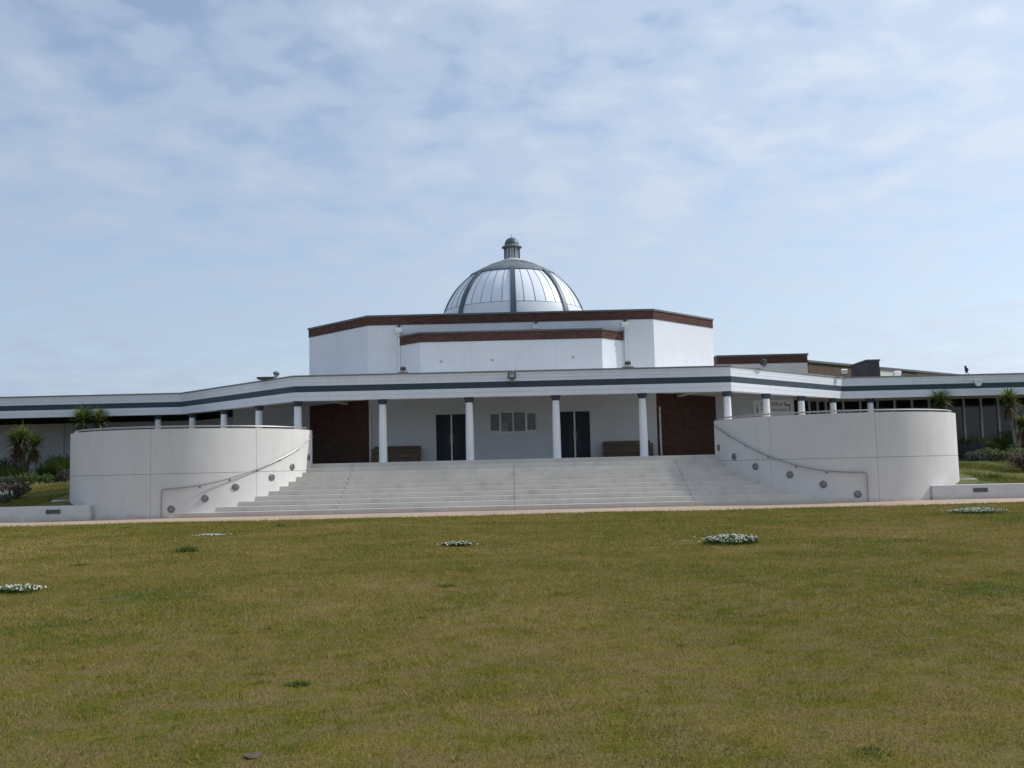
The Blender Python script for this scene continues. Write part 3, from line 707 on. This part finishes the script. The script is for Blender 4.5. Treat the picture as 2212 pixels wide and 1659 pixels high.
# slate grey plant box in front of it
cy = 58.0; pc = at(1872, 777, cy); pr = at(1899, 776, cy); pl = at(1838, 788, cy + 3.2)
B3 = thing('plant_enclosure', 'slate grey clad rooftop box standing on the glazed wing roof', 'rooftop box', (pc.x, cy, 4))
zt3 = (pc.z + pr.z) / 2
ps = [(pl.x, cy + 3.2), (pc.x, cy), (pr.x, cy), (pr.x + .8, cy + 3.2)]
MB().prism(ps, 4.2, zt3 - .08).build('cladding', 'slate_clad', B3)
MB().prism([(pl.x - .05, cy + 3.25), (pc.x - .05, cy - .05), (pr.x + .05, cy - .05), (pr.x + .85, cy + 3.25)], zt3 - .079, zt3).build('roof_edge', 'coping_grey', B3)
for i in range(1, 5):
    x = pc.x + (pr.x - pc.x) * i / 5; MB().box(x - .012, x + .012, cy - .015, cy + .001, 4.3, zt3 - .09).build('clad_seam', 'dark_metal', B3)
for i in range(1, 6):
    u = i / 6; x, y = pl.x + (pc.x - pl.x) * u, cy + 3.2 * (1 - u); MB().tube([(x, y, 4.3), (x, y, zt3 - .09)], .014, 5).build('clad_seam', 'dark_metal', B3)

# ---------------------------------------------------------------- fittings on the roof edge
def floodlight(label, base, face=(0, -1), tilt=35, s=1.0, slab=True, matn='lamp_steel'):
    T = thing('floodlight', label, 'floodlight', base, 'floodlights on the canopy roof'); b0 = Vector(base); f = Vector((face[0], face[1], 0)).normalized(); sd_ = Vector((-f.y, f.x, 0)); up = Vector((0, 0, 1))
    if slab: MB().obox(b0 + up * .03, sd_ * .30 * s, f * .16 * s, up * .03).build('ballast_slab', 'slab', T, bevel=.006)
    zb_ = .06 if slab else 0
    MB().tube([b0 + up * zb_, b0 + up * (zb_ + .10 * s)], .02, 8).build('stand', 'dark_metal', T)
    c_ = b0 + up * (zb_ + .22 * s); a = R_(tilt); fd = f * math.cos(a) + up * math.sin(a); fu = up * math.cos(a) - f * math.sin(a)
    MB().obox(c_, sd_ * .14 * s, fd * .06 * s, fu * .11 * s).build('lamp_head', matn, T, bevel=.012)
    MB().obox(c_ + fd * .063 * s, sd_ * .115 * s, fd * .006, fu * .085 * s).build('lamp_glass', 'lamp_lens', T)
    for q in (-1, 1): MB().obox(c_ + sd_ * q * .155 * s - up * .06 * s, sd_ * .008, f * .018, up * .09 * s).build('yoke_arm', 'dark_metal', T)
    MB().obox(c_ - up * .148 * s, sd_ * .163 * s, f * .018, up * .008).build('yoke_bar', 'dark_metal', T)
def roof_pt(px, py, Y): p = at(px, py, Y); return (p.x, Y, 5.36)
floodlight('small floodlight on a slab below the downpipe on the shaded tier side', roof_pt(871, 800, 38.35), (0, 1), 40, .7)
floodlight('small floodlight on a slab below the downpipe on the sunlit tier side', roof_pt(1356, 788, 38.35), (0, 1), 55, .75)
floodlight('grey floodlight on the canopy edge above the shaded angled colonnade', roof_pt(597, 812, 39.0), (.7, .7), 60, .85, False)
floodlight('black floodlight on the canopy edge in front of the brick-topped block', roof_pt(1650, 795, 39.6), (-.7, .7), 20, 1.1, False, 'dark_metal')
floodlight('pale floodlight on the canopy corner in front of the slate box', roof_pt(1824, 806, 44.6), (0, 1), 30, 1.0, False, 'pipe_white')
floodlight('pale floodlight on the wing roof in front of the clad hall', roof_pt(1938, 800, 47.0), (0, 1), 30, 1.2, False, 'pipe_white')
p = at(580, 818, 39.4)
tag(MB().box(p.x - .45, p.x + .25, 39.25, 39.75, 5.357, 5.45).build('roof_box', 'dark_metal', bevel=.01), 'flat dark box on the canopy roof beside the grey floodlight', 'box')
# floodlight hung on the fascia centre
T = thing('fascia_floodlight', 'square floodlight hung on a bent arm at the middle of the canopy fascia', 'floodlight', (.0, 38.05, 5.1))
MB().tube([(.22, 38.5, 5.40), (.18, 38.1, 5.43), (.05, 37.90, 5.33), (.02, 37.88, 5.24)], .016, 6).build('arm', 'steel', T, smooth=True)
MB().box(-.17, .17, 37.78, 37.94, 5.00, 5.25).build('housing', 'lamp_steel', T, bevel=.015); MB().box(-.15, .15, 37.765, 37.779, 5.02, 5.23).build('bezel', 'dark_metal', T)
MB().box(-.10, .11, 37.755, 37.764, 5.05, 5.20).build('glass', 'lamp_lens', T)
MB().add([(-.10, 37.80, 5.0), (.10, 37.80, 5.0), (.10, 37.93, 5.0), (-.10, 37.93, 5.0), (-.05, 37.85, 4.86), (.05, 37.85, 4.86), (.05, 37.92, 4.86), (-.05, 37.92, 4.86)], [(0, 1, 5, 4), (1, 2, 6, 5), (2, 3, 7, 6), (3, 0, 4, 7), (4, 5, 6, 7)]).build('gear_box', 'lamp_steel', T)
# alarm bell on the right wing fascia
p = at(2112, 828, 45.0)
T = thing('alarm_box', 'white shield-shaped alarm box on the navy stripe of the glazed wing', 'alarm box', (p.x, 45.0, p.z))
sh = [(-.20, .13), (.20, .13), (.15, -.05), (.07, -.14), (-.07, -.14), (-.15, -.05)]
MB().add([(p.x + x, 44.95 - d, p.z + z) for d in (-.085, .04) for x, z in sh], [tuple(range(6))[::-1], tuple(range(6, 12))] + [(i, (i + 1) % 6, 6 + (i + 1) % 6, 6 + i) for i in range(6)]).build('case', 'pipe_white', T, bevel=.012)
MB().box(p.x - .16, p.x + .16, 44.90, 44.912, p.z + .06, p.z + .075).build('case_rib', 'trim_grey', T)
# black bird on the right wing roof
p = at(2087, 806, 45.2); bz = 5.356
def bird(base):
    sk = [(0, 0, .13), (.02, 0, .19), (.035, 0, .26), (.03, 0, .33), (.0, 0, .385), (-.015, 0, .42), (-.01, 0, .46), (.0, 0, .485)]
    rad = [(.02, .02), (.06, .055), (.085, .075), (.085, .08), (.06, .06), (.045, .045), (.05, .045), (.015, .015)]
    vs_, fs = [], []; n = 12
    for (x, y, z), (rx, ry) in zip(sk, rad):
        for q in range(n): a = 2 * math.pi * q / n; vs_.append((base[0] + x + rx * math.cos(a), base[1] + y + ry * math.sin(a), base[2] + z - .06))
    for i in range(len(sk) - 1):
        for q in range(n): fs.append((i * n + q, i * n + (q + 1) % n, (i + 1) * n + (q + 1) % n, (i + 1) * n + q))
    fs += [tuple(range(n))[::-1], tuple(range((len(sk) - 1) * n, len(sk) * n))]
    mb = MB().add(vs_, fs)
    bx, by, bz_ = base
    mb.add([(bx - .05, by - .012, bz_ + .365), (bx - .05, by + .012, bz_ + .365), (bx - .05, by, bz_ + .39), (bx - .115, by, bz_ + .362)], [(0, 1, 3), (1, 2, 3), (2, 0, 3)])     # beak
    mb.add([(bx + .03, by - .04, bz_ + .16), (bx + .03, by + .04, bz_ + .16), (bx + .13, by + .03, bz_ + .0), (bx + .13, by - .03, bz_ + .0), (bx + .05, by, bz_ + .09)], [(0, 1, 2, 3), (0, 4, 1), (1, 4, 2), (2, 4, 3), (3, 4, 0)])   # tail
    for q in (-1, 1): mb.tube([(bx, by + q * .03, bz_ + .12), (bx - .005, by + q * .03, bz_), (bx - .05, by + q * .03, bz_ + .002)], .007, 5)
    return mb.build('bird', 'bird_black', smooth=True)
tag(bird((p.x, 45.2, bz)), 'black bird perched upright on the glazed wing roof edge', 'bird')

# ---------------------------------------------------------------- information sign
sa, sb = at(1627, 868, 47.77), at(1716, 893, 47.77)
S = thing('information_sign', 'white banner sign with dark lettering on the wall behind the angled colonnade', 'sign', (sa.x, 47.77, sb.z), None)
sx0, sx1 = sa.x, sb.x; sz0, sz1 = 3.72, 4.52
MB().box(sx0, sx1, 47.765, 47.797, sz0, sz1).build('panel', 'sign_white', S)
def text(body, x, z, size, name='lettering'):
    cu = bpy.data.curves.new('txt', 'FONT'); cu.body = body; cu.size = size; cu.extrude = .002; ob = bpy.data.objects.new('txt', cu); col.objects.link(ob)
    dg = bpy.context.evaluated_depsgraph_get(); me_ = bpy.data.meshes.new_from_object(ob.evaluated_get(dg)); bpy.data.objects.remove(ob)
    me_.materials.clear(); me_.materials.append(M['ink']); o2 = bpy.data.objects.new(name, me_); col.objects.link(o2); o2.parent = S; o2.matrix_parent_inverse = Matrix.Translation(-S.location)
    o2.location = (x, 47.760, z); o2.rotation_euler = (math.pi / 2, 0, 0); return o2
text('i', sx0 + .12, sz0 + .16, .60); text('Box Office &', sx0 + .38, sz0 + .50, .25); text('Tourist Information', sx0 + .36, sz0 + .25, .165)
mb = MB(); ax = sx1 - .30
mb.box(ax + .06, ax + .10, 47.757, 47.763, sz0 + .18, sz0 + .54).box(ax - .09, ax + .06, 47.757, 47.763, sz0 + .48, sz0 + .54)
mb.build('emblem', 'ink', S)

# ---------------------------------------------------------------- benches
def bench(x0, x1, label):
    T = thing('bench', label, 'bench', ((x0 + x1) / 2, 43.7, 1.8), 'timber benches under the portico'); z = 1.8
    for k, (a0, a1) in enumerate(((.60, .755), (.42, .575))):       # back boards
        MB().box(x0, x1, 43.98 - .02 * k, 44.05 - .02 * k, z + a0, z + a1).build('back_board', 'wood', T, bevel=.01)
    for y0 in (43.50, 43.66, 43.82): MB().box(x0, x1, y0, y0 + .145, z + .40, z + .45).build('seat_slat', 'wood', T, bevel=.008)
    MB().box(x0 + .02, x1 - .02, 43.505, 43.55, z + .22, z + .398).build('front_board', 'wood', T, bevel=.008)
    MB().box(x0 + .02, x1 - .02, 43.535, 43.565, z + .04, z + .205).build('front_board', 'wood', T, bevel=.008)
    for x in (x0 + .06, x0 + (x1 - x0) * .36, x0 + (x1 - x0) * .68, x1 - .16):
        MB().box(x, x + .10, 43.56, 43.95, z, z + .399).build('leg', 'wood', T, bevel=.01)
    for x in (x0 - .06, x1 - .02):
        MB().box(x, x + .08, 43.47, 43.96, z + .56, z + .62).build('arm_rest', 'wood', T, bevel=.01); MB().box(x, x + .08, 43.49, 43.57, z, z + .559).build('arm_post', 'wood', T, bevel=.01)
bench(-6.42, -4.28, 'dark timber bench against the shaded white wall beside the unlit brick face')
bench(4.12, 6.30, 'dark timber bench against the white wall beside the partly sunlit brick face')

# ---------------------------------------------------------------- plants
def blades(n, base_fn, len_fn, width, lean_fn, segs=3):
    vs_, fs = [], []
    for i in range(n):
        b0 = Vector(base_fn(i)); az = rnd.uniform(0, 2 * math.pi); d = Vector((math.cos(az), math.sin(az), 0)); tg = Vector((-d.y, d.x, 0)); ln = len_fn(i); el0, droop = lean_fn(i)
        p = b0.copy(); el = el0; n0 = len(vs_); wv = width * rnd.uniform(.7, 1.2)
        for s in range(segs + 1):
            w_ = wv * (1 - s / segs) ** .7 if s else wv * .8
            vs_ += [p - tg * w_, p + tg * w_]
            p = p + (d * math.cos(el) + Vector((0, 0, 1)) * math.sin(el)) * (ln / segs); el -= droop / segs
        for s in range(segs): fs.append((n0 + 2 * s, n0 + 2 * s + 1, n0 + 2 * s + 3, n0 + 2 * s + 2))
    return MB().add(vs_, fs)
def yucca(label, base, heads, dead=True, bark='bark_pale', group='spiky palm-like plants in the beds'):
    T = thing('cordyline', label, 'plant', base, group); b0 = Vector(base); tr = MB()
    for (dx, dy, h, r, n) in heads:
        top = b0 + Vector((dx, dy, h)); mid = b0.lerp(top, .5) + Vector((dx * -.15, 0, 0))
        tr.tube([b0 - Vector((0, 0, .15)), mid, top], [.10, .08, .065], 8)
    tr.build('trunk', bark, T, smooth=True)
    for (dx, dy, h, r, n) in heads:
        top = b0 + Vector((dx, dy, h))
        blades(n, lambda i: top + Vector((rnd.uniform(-.05, .05), rnd.uniform(-.05, .05), rnd.uniform(-.14, .08))), lambda i: r * rnd.uniform(.75, 1.15), .036, lambda i: (rnd.triangular(-.5, 1.5, .7), rnd.uniform(.2, .9)), 4).build('leaf_crown', 'yucca_leaf', T)
        if dead: blades(int(n * .55), lambda i: top + Vector((rnd.uniform(-.05, .05), rnd.uniform(-.05, .05), rnd.uniform(-.5, -.1))), lambda i: r * rnd.uniform(.5, .9), .036, lambda i: (rnd.uniform(-1.4, -.2), rnd.uniform(-.2, .6)), 3).build('dead_skirt', 'yucca_dead', T)
pz = lambda px, py, Y: at(px, py, Y)
def yb(px, Y): p = at(px, 990, Y); return (p.x, Y, gh(Y))
h_of = lambda py, px, Y: at(px, py, Y).z - gh(Y)
yucca('broad bushy cordyline with brown dead skirt before the shaded wing wall', yb(52, 44.3), [(-.38, 0, 1.75, .82, 230), (.42, .1, 1.7, .80, 230), (.05, -.2, 2.0, .80, 200)], True, 'bark_dark')
p = yb(190, 44.6); yucca('twin-headed cordyline rising behind the sunlit curved wall', p, [(-.28, 0, h_of(905, 185, 44.6), .85, 240), (.45, .1, h_of(908, 215, 44.6), .78, 220)], True, 'bark_dark')
yucca('single-headed cordyline rising behind the shaded curved wall', yb(2040, 45.0), [(0, 0, h_of(868, 2037, 45), .85, 320)], True)
yucca('tall pale-trunked cordyline in front of the tall wing windows', yb(2198, 44.2), [(-.25, 0, h_of(866, 2187, 44.2), .80, 260), (.28, -.2, h_of(918, 2203, 44.2), .75, 230)], True)

def shrub(label, c, rx, ry, h, mat, n, leaf_s=.05, flower=None, nm='shrub', elong=1.0, group=None):
    T = thing(nm, label, 'shrub', c, group); b0 = Vector(c); vs_, fs = [], []; fv, ff = [], []
    st = MB()
    for i in range(9):
        a = rnd.uniform(0, 6.28); tp = b0 + Vector((rx * .6 * math.cos(a), ry * .6 * math.sin(a), h * rnd.uniform(.5, .85))); st.tube([b0 - Vector((0, 0, .05)), b0.lerp(tp, .5) + Vector((0, 0, h * .1)), tp], [.018, .012, .006], 5)
    st.build('stem', 'bark_dark', T)
    lob = [(rnd.uniform(-.55, .55), rnd.uniform(-.55, .55), rnd.uniform(.35, .75), rnd.uniform(.3, .55)) for _ in range(11)]
    for i in range(n):
        lx, ly, lz, lr = rnd.choice(lob); u = Vector((rnd.gauss(0, 1), rnd.gauss(0, 1), rnd.gauss(0, 1))).normalized() * lr * rnd.uniform(.55, 1.05)
        q = Vector((lx, ly, lz)) + u * Vector((1, 1, .8)).length / 1.6
        pz_ = max(q.z, .02); p_ = b0 + Vector((q.x * rx, q.y * ry, pz_ * h))
        d = Vector((rnd.gauss(0, 1), rnd.gauss(0, 1), rnd.gauss(.6, 1))).normalized(); sdv = d.orthogonal().normalized(); s_ = leaf_s * rnd.uniform(.6, 1.4); k = len(vs_)
        vs_ += [p_ - sdv * s_ * .4, p_ + d * s_ * elong * .9 - sdv * 0, p_ + sdv * s_ * .4, p_ - d * s_ * elong * .5]; fs.append((k, k + 3, k + 2, k + 1))
        if flower and q.z > .55 and rnd.random() < (.35 if flower != 'petal' else .06):
            k = len(fv); w_ = .022; t_ = p_ + Vector((rnd.uniform(-.03, .03), rnd.uniform(-.03, .03), rnd.uniform(.05, .16)))
            fv += [t_ + Vector((-w_, 0, -.05)), t_ + Vector((w_, 0, -.05)), t_ + Vector((w_ * .5, 0, .06)), t_ + Vector((-w_ * .5, 0, .06)), t_ + Vector((0, -w_, -.05)), t_ + Vector((0, w_, -.05)), t_ + Vector((0, w_ * .5, .06)), t_ + Vector((0, -w_ * .5, .06))]
            ff += [(k, k + 1, k + 2, k + 3), (k + 4, k + 5, k + 6, k + 7)]
    MB().add(vs_, fs).build('foliage', mat, T)
    if fv: MB().add(fv, ff).build('flower_spikes', flower, T)
def tuftgrass(label, c, r, h, n, mat='green_blade', group=None):
    T = thing('ornamental_grass', label, 'grass clump', c, group); b0 = Vector(c)
    blades(n, lambda i: b0 + Vector((rnd.gauss(0, r * .35), rnd.gauss(0, r * .35), -.02)), lambda i: h * rnd.uniform(.7, 1.2), .020, lambda i: (rnd.uniform(.7, 1.5), rnd.uniform(.3, 1.3)), 4).build('leaf_blades', mat, T, kind='stuff')
def gp(px, Y): p = at(px, 1010, Y); return (p.x, Y, gh(Y))
# shaded garden side
shrub('rounded dark purple shrub close behind the low wall in the shaded garden', gp(30, 37.2), .80, .6, .58, 'shrub_purple', 2200, .05)
shrub('grey-green flowering mound at the foot of the dark purple shrub', gp(12, 36.3), .42, .35, .30, 'shrub_blue', 900, .04, 'petal')
tuftgrass('tall wispy grass clump against the sunlit curved wall garden side', gp(140, 44.2), .6, 1.35, 420)
tuftgrass('mid-height grass clump beside the bushy cordyline and wing wall', gp(105, 44.6), .7, 1.05, 420)
tuftgrass('low grass clump at the foot of the bushy cordyline', gp(30, 43.9), .8, .9, 420)
tuftgrass('thin grass clump between the bushy cordyline and the frame of lavender', gp(5, 44.6), .7, .95, 300)
shrub('broad green shrub filling the bed behind the wispy grass', gp(128, 45.6), .9, .5, .95, 'shrub_green', 1700, .06)
shrub('broad blue-green shrub filling the bed behind the bushy cordyline', gp(25, 45.8), 1.0, .5, .9, 'shrub_blue', 1700, .06)
shrub('small green shrub at the bed edge below the bushy cordyline', gp(62, 43.0), .6, .4, .42, 'shrub_green', 900, .05)
shrub('low yellow-green shrub in the middle of the shaded bed edge', gp(100, 42.8), .55, .4, .40, 'shrub_green', 900, .05)
shrub('dark low shrub in the shaded bed beside the curved wall', gp(143, 42.6), .50, .4, .60, 'shrub_purple', 900, .05)
shrub('blue-green low shrub at the shaded bed edge far from the wall', gp(20, 43.0), .55, .4, .38, 'shrub_blue', 800, .05)
for i, px in enumerate((8, 34, 58, 78, 92, 112, 130, 146)):   # alike stones, told apart only by place
    q = gp(px, 42.35 + .12 * (i % 3)); mb = MB()
    s_ = rnd.uniform(.07, .14); vs_ = [Vector((rnd.uniform(.8, 1.1) * math.cos(k * 1.0472), rnd.uniform(.7, 1) * math.sin(k * 1.0472), 0)) * s_ for k in range(6)]
    allv = [Vector(q) + v + Vector((0, 0, -.05)) for v in vs_] + [Vector(q) + v * .75 + Vector((0, 0, s_ * .8)) for v in vs_]
    mb.add(allv, [tuple(range(6, 12))] + [(k, (k + 1) % 6, 6 + (k + 1) % 6, 6 + k) for k in range(6)])
    tag(mb.build('edging_stone', 'rock', bevel=.012), 'rough pale edging stone along the shaded planting bed', 'stone', 'edging stones of the shaded bed')
# sunlit garden side
shrub('rounded brown-leaved shrub standing on the sunlit garden lawn', gp(2212, 38.6), .75, .7, .78, 'shrub_brown', 2400, .05)
shrub('purple-flowered lavender mound next to the shaded curved wall', gp(2098, 43.6), .75, .5, .62, 'shrub_blue', 1500, .05, 'flower_purple')
shrub('blue-grey low mound at the sunlit bed edge beside the lavender', gp(2112, 42.8), .6, .4, .45, 'shrub_blue', 1100, .05)
shrub('dark green rounded shrub in the middle of the sunlit bed edge', gp(2142, 42.9), .62, .45, .55, 'shrub_green', 1300, .05)
shrub('light green low shrub below the tall pale-trunked cordyline', gp(2172, 42.8), .60, .45, .48, 'shrub_green', 1100, .05)
shrub('green shrub at the bed edge beyond the tall cordyline', gp(2205, 42.9), .6, .45, .6, 'shrub_green', 1200, .05)
shrub('low purple-leaved shrub at the foot of the tall cordyline', gp(2190, 43.6), .55, .4, .62, 'shrub_purple', 1000, .05)
tuftgrass('green grass clump between lavender and the tall wing windows', gp(2120, 45.0), .7, 1.0, 420)
tuftgrass('grass clump under the second tall window of the wing', gp(2150, 45.4), .7, 1.1, 420)
tuftgrass('blue-green grass clump beside the tall cordyline trunk', gp(2176, 44.9), .6, 1.15, 380)
tuftgrass('tall green grass clump against the foot of the first tall window', gp(2095, 46.5), .8, 1.3, 420)
tuftgrass('tall green grass clump against the foot of the last tall window', gp(2205, 46.2), .8, 1.3, 420)
shrub('broad green shrub behind the dark rounded shrub under the windows', gp(2135, 44.2), .8, .5, .85, 'shrub_green', 1700, .06)
shrub('tall loose green shrub behind the tall cordyline by the windows', gp(2182, 46.4), .8, .5, 1.15, 'shrub_green', 1800, .06)
tuftgrass('small green tuft on the sunlit garden lawn behind the low wall', gp(2148, 37.0), .35, .18, 160)

# ---------------------------------------------------------------- white flower patches and green tufts on the lawn
def lawn_pt(px, py): p = gnd(px, py); return Vector((p.x, p.y, float(lawn_h(p.x, p.y))))
def flower_patch(label, px, py, wpx, hgt, nfl, dense=1.0, ext=None):
    c = lawn_pt(px, py); hw = wpx / 2 / FPX * c.y; hd = ext or hw * .55
    T = thing('flower_patch', label, 'flowers', c, 'white flower patches on the lawn')
    fv, ff = [], []; vs_, fs = [], []
    ph = [rnd.uniform(0, 6.28) for _ in range(3)]
    def inside():
        while True:
            a = rnd.uniform(0, 6.28); r = math.sqrt(rnd.random()); lim = .72 + .16 * math.sin(3 * a + ph[0]) + .12 * math.sin(5 * a + ph[1])
            return Vector((math.cos(a) * r * lim * hw, math.sin(a) * r * lim * hd, 0)), r
    for i in range(int(nfl * 7 * dense)):
        o_, r = inside(); hh = hgt * (1 - .35 * r * r) * rnd.uniform(.2, 1); p_ = c + o_ + Vector((0, 0, hh)); d = Vector((rnd.gauss(0, 1), rnd.gauss(0, 1), .5)).normalized(); s_ = .022; sdv = d.orthogonal().normalized(); k = len(vs_)
        vs_ += [p_ - sdv * s_ * .5, p_ + d * s_ * 1.6, p_ + sdv * s_ * .5]; fs.append((k, k + 1, k + 2))
    MB().add(vs_, fs).build('foliage', 'green_blade', T, kind='stuff')
    for i in range(int(nfl * 1.12)):
        o_, r = inside()
        if i >= nfl: o_ = o_ * rnd.uniform(1.1, 1.9); r = 1.0
        o_.z = 0; p_ = c + o_ + Vector((0, 0, hgt * (1 - .35 * min(r * r, 1)) * rnd.uniform(.7, 1.15))); s_ = rnd.uniform(.012, .021); nn = Vector((rnd.gauss(0, .5), rnd.gauss(-.5, .5), 1)).normalized(); u = nn.orthogonal().normalized(); w_ = nn.cross(u); k = len(fv)
        fv += [p_ + (u * math.cos(q * 1.0472) + w_ * math.sin(q * 1.0472)) * s_ for q in range(6)] + [p_ + nn * s_ * .6]; ff += [(k + q, k + (q + 1) % 6, k + 6) for q in range(6)]
    MB().add(fv, ff).build('blossoms', 'petal', T, kind='stuff')
flower_patch('largest white flower patch, with thick dark leaves, on open lawn before the steps', 1580, 1177, 158, .17, 380, 1.6)
flower_patch('long white flower patch near the path before the sunlit low wall', 2112, 1113, 130, .14, 380, 1.4, ext=.55)
flower_patch('small white flower patch on the lawn before the middle of the steps', 990, 1183, 74, .09, 150, 1.4)
flower_patch('flat pale flower patch on the lawn before the sunlit curved wall', 456, 1159, 78, .045, 320, .6)
flower_patch('sparse white flower patch beyond the bushy cordyline side of the lawn', 40, 1284, 112, .10, 170, 1.4)
def green_tuft(label, px, py, wpx, h, n):
    c = lawn_pt(px, py); hw = wpx / 2 / FPX * c.y; T = thing('grass_tuft', label, 'grass tuft', c, 'dark green tufts on the lawn')
    blades(n, lambda i: c + Vector((rnd.gauss(0, hw * .5), rnd.gauss(0, hw * .45), -.01)), lambda i: h * rnd.uniform(.6, 1.2), .006, lambda i: (rnd.uniform(.8, 1.5), rnd.uniform(.2, 1.0)), 3).build('leaf_blades', 'green_blade', T, kind='stuff')
green_tuft('bushy dark green tuft beyond the flat pale flower patch', 402, 1196, 46, .17, 420)
green_tuft('low dark streak of green grass near the path before the curved wall', 268, 1143, 30, .08, 160)
green_tuft('low green tuft between the bushy tuft and the sparse flower patch', 170, 1226, 50, .06, 240)
green_tuft('small green tuft near the path before the steps', 606, 1139, 28, .12, 180)
green_tuft('flat bright green tuft in the middle of the dry lawn', 643, 1487, 42, .045, 300)
green_tuft('bright green tuft on the near lawn with yellowed grass round it', 1870, 1634, 110, .030, 230)
green_tuft('low dark green tuft on the lawn below the small flower patch', 965, 1268, 40, .05, 220)
# small things lying in the grass
def scrap(label, px, py, size, mat, nm, cat):
    c = lawn_pt(px, py) + Vector((0, 0, -.004)); vs_, fs = [], []; k = 7
    top = [(size * math.cos(i * 6.283 / k) * rnd.uniform(.6, 1.1), size * math.sin(i * 6.283 / k) * rnd.uniform(.5, 1.0), rnd.uniform(.004, .022)) for i in range(k)]
    vs_ = [c + Vector(v) for v in top] + [c + Vector((v[0], v[1], v[2] - .006)) for v in top]; fs = [tuple(range(k)), tuple(range(k, 2 * k))[::-1]] + [(i, k + i, k + (i + 1) % k, (i + 1) % k) for i in range(k)]
    return tag(MB().add(vs_, fs).build(nm, mat), label, cat)
scrap('dark brown curled leaf at the near edge of the lawn', 548, 1652, .06, 'bark_dark', 'fallen_leaf', 'leaf')
scrap('brown dead leaf on the sunlit lawn', 2051, 1268, .07, 'yucca_dead', 'fallen_leaf', 'leaf')
scrap('small white scrap of paper on the dry lawn', 2010, 1387, .024, 'petal', 'paper_scrap', 'litter')

# ---------------------------------------------------------------- grass blades (uncountable)
def grass(name, x, y, z, hmin, hmax, w, mat='grass_blade'):
    n = len(x); a = rng.uniform(0, 2 * np.pi, n); h = rng.uniform(hmin, hmax, n) * rng.uniform(.6, 1.15, n); lean = rng.uniform(.15, 1.3, n) * h; la = rng.uniform(0, 2 * np.pi, n)
    ww = w * rng.uniform(.6, 1.2, n)
    V = np.empty((n, 3, 3), np.float32)
    V[:, 0] = np.stack([x - np.cos(a) * ww, y - np.sin(a) * ww, z - .008], 1); V[:, 1] = np.stack([x + np.cos(a) * ww, y + np.sin(a) * ww, z - .008], 1)
    V[:, 2] = np.stack([x + np.cos(la) * lean, y + np.sin(la) * lean, z + h], 1)
    me_ = bpy.data.meshes.new(name); me_.vertices.add(3 * n); me_.vertices.foreach_set('co', V.reshape(-1)); me_.loops.add(3 * n); me_.loops.foreach_set('vertex_index', np.arange(3 * n, dtype=np.int32))
    me_.polygons.add(n); me_.polygons.foreach_set('loop_start', np.arange(0, 3 * n, 3, dtype=np.int32)); me_.update(calc_edges=True); me_.materials.append(M[mat])
    ob = bpy.data.objects.new(name, me_); col.objects.link(ob); ob['kind'] = 'stuff'; return ob
def scatter(n, y0, y1, slope, pad):
    u = rng.random(n); y = np.sqrt(y0 ** 2 + u * (y1 ** 2 - y0 ** 2)); x = rng.uniform(-1, 1, n) * (slope * y + pad); return x, y
G = []
for (n, y0, y1, h0, h1, w) in ((330000, 4.4, 9.5, .008, .032, .0032), (380000, 9.5, 17, .010, .038, .0052), (420000, 17, PATH0 + .03, .014, .045, .010)):
    x, y = scatter(n, y0, y1, .60, 1.2)
    ww_ = x + .5 * np.sin(y * 1.7 + 2 * np.sin(x * .8)); vv_ = y + .5 * np.sin(x * 1.3 + 1.5 * np.sin(y * .9))
    pat = .5 * np.sin(ww_ * 2.1) * np.sin(vv_ * 2.6) + .5 * np.sin(ww_ * 6.3 + 1) * np.sin(vv_ * 7.1 + 2) + .4 * np.sin(ww_ * 17 + vv_ * 5) * np.sin(vv_ * 19 - ww_ * 4)
    keep = (pat + rng.uniform(-1.1, 1, n)) > -.62
    x, y = x[keep], y[keep]; G.append((x, y, lawn_h(x, y), h0, h1, w))
# denser clumps of taller blades scattered through the sward
nc = 2600; cx_, cy_ = scatter(nc, 4.4, 26, .6, 1.0); sz = rng.uniform(.02, .11, nc); kk = rng.integers(14, 46, nc)
x = np.repeat(cx_, kk) + rng.normal(0, 1, kk.sum()) * np.repeat(sz, kk) * 1.3; y = np.repeat(cy_, kk) + rng.normal(0, 1, kk.sum()) * np.repeat(sz, kk)
y = np.minimum(y, PATH0 - .05); G.append((x, y, lawn_h(x, y), .02, .062, .0048))
# a few long straw stalks
x, y = scatter(2600, 4.4, 22, .6, 1.0); G.append((x, y, lawn_h(x, y), .06, .13, .0028))
x = rng.uniform(-22, 22, 6000); y = PATH0 + rng.normal(-.02, .05, 6000); G.append((x, y, np.full(6000, .012), .03, .10, .009))
obs = []
for k, (x, y, z, h0, h1, w) in enumerate(G): obs.append(grass('lawn_grass', x, y, z, h0, h1, w))
for sx in (-1, 1):
    x = sx * rng.uniform(15.6, 27, 70000); y = rng.uniform(34.45, 42.4, 70000); keep = (np.abs(x) - DC) ** 2 + (y - DY) ** 2 > 5.3 ** 2
    x, y = x[keep], y[keep]; obs.append(grass('garden_grass', x, y, .40 + (y - 34.3) / 8.1 * .83, .02, .07, .012, 'bank_blade'))
for o_ in obs: o_['label'] = 'short dry mown grass of the lawn' if o_.name.startswith('lawn') else 'short grass of the garden bank'; o_['category'] = 'grass'
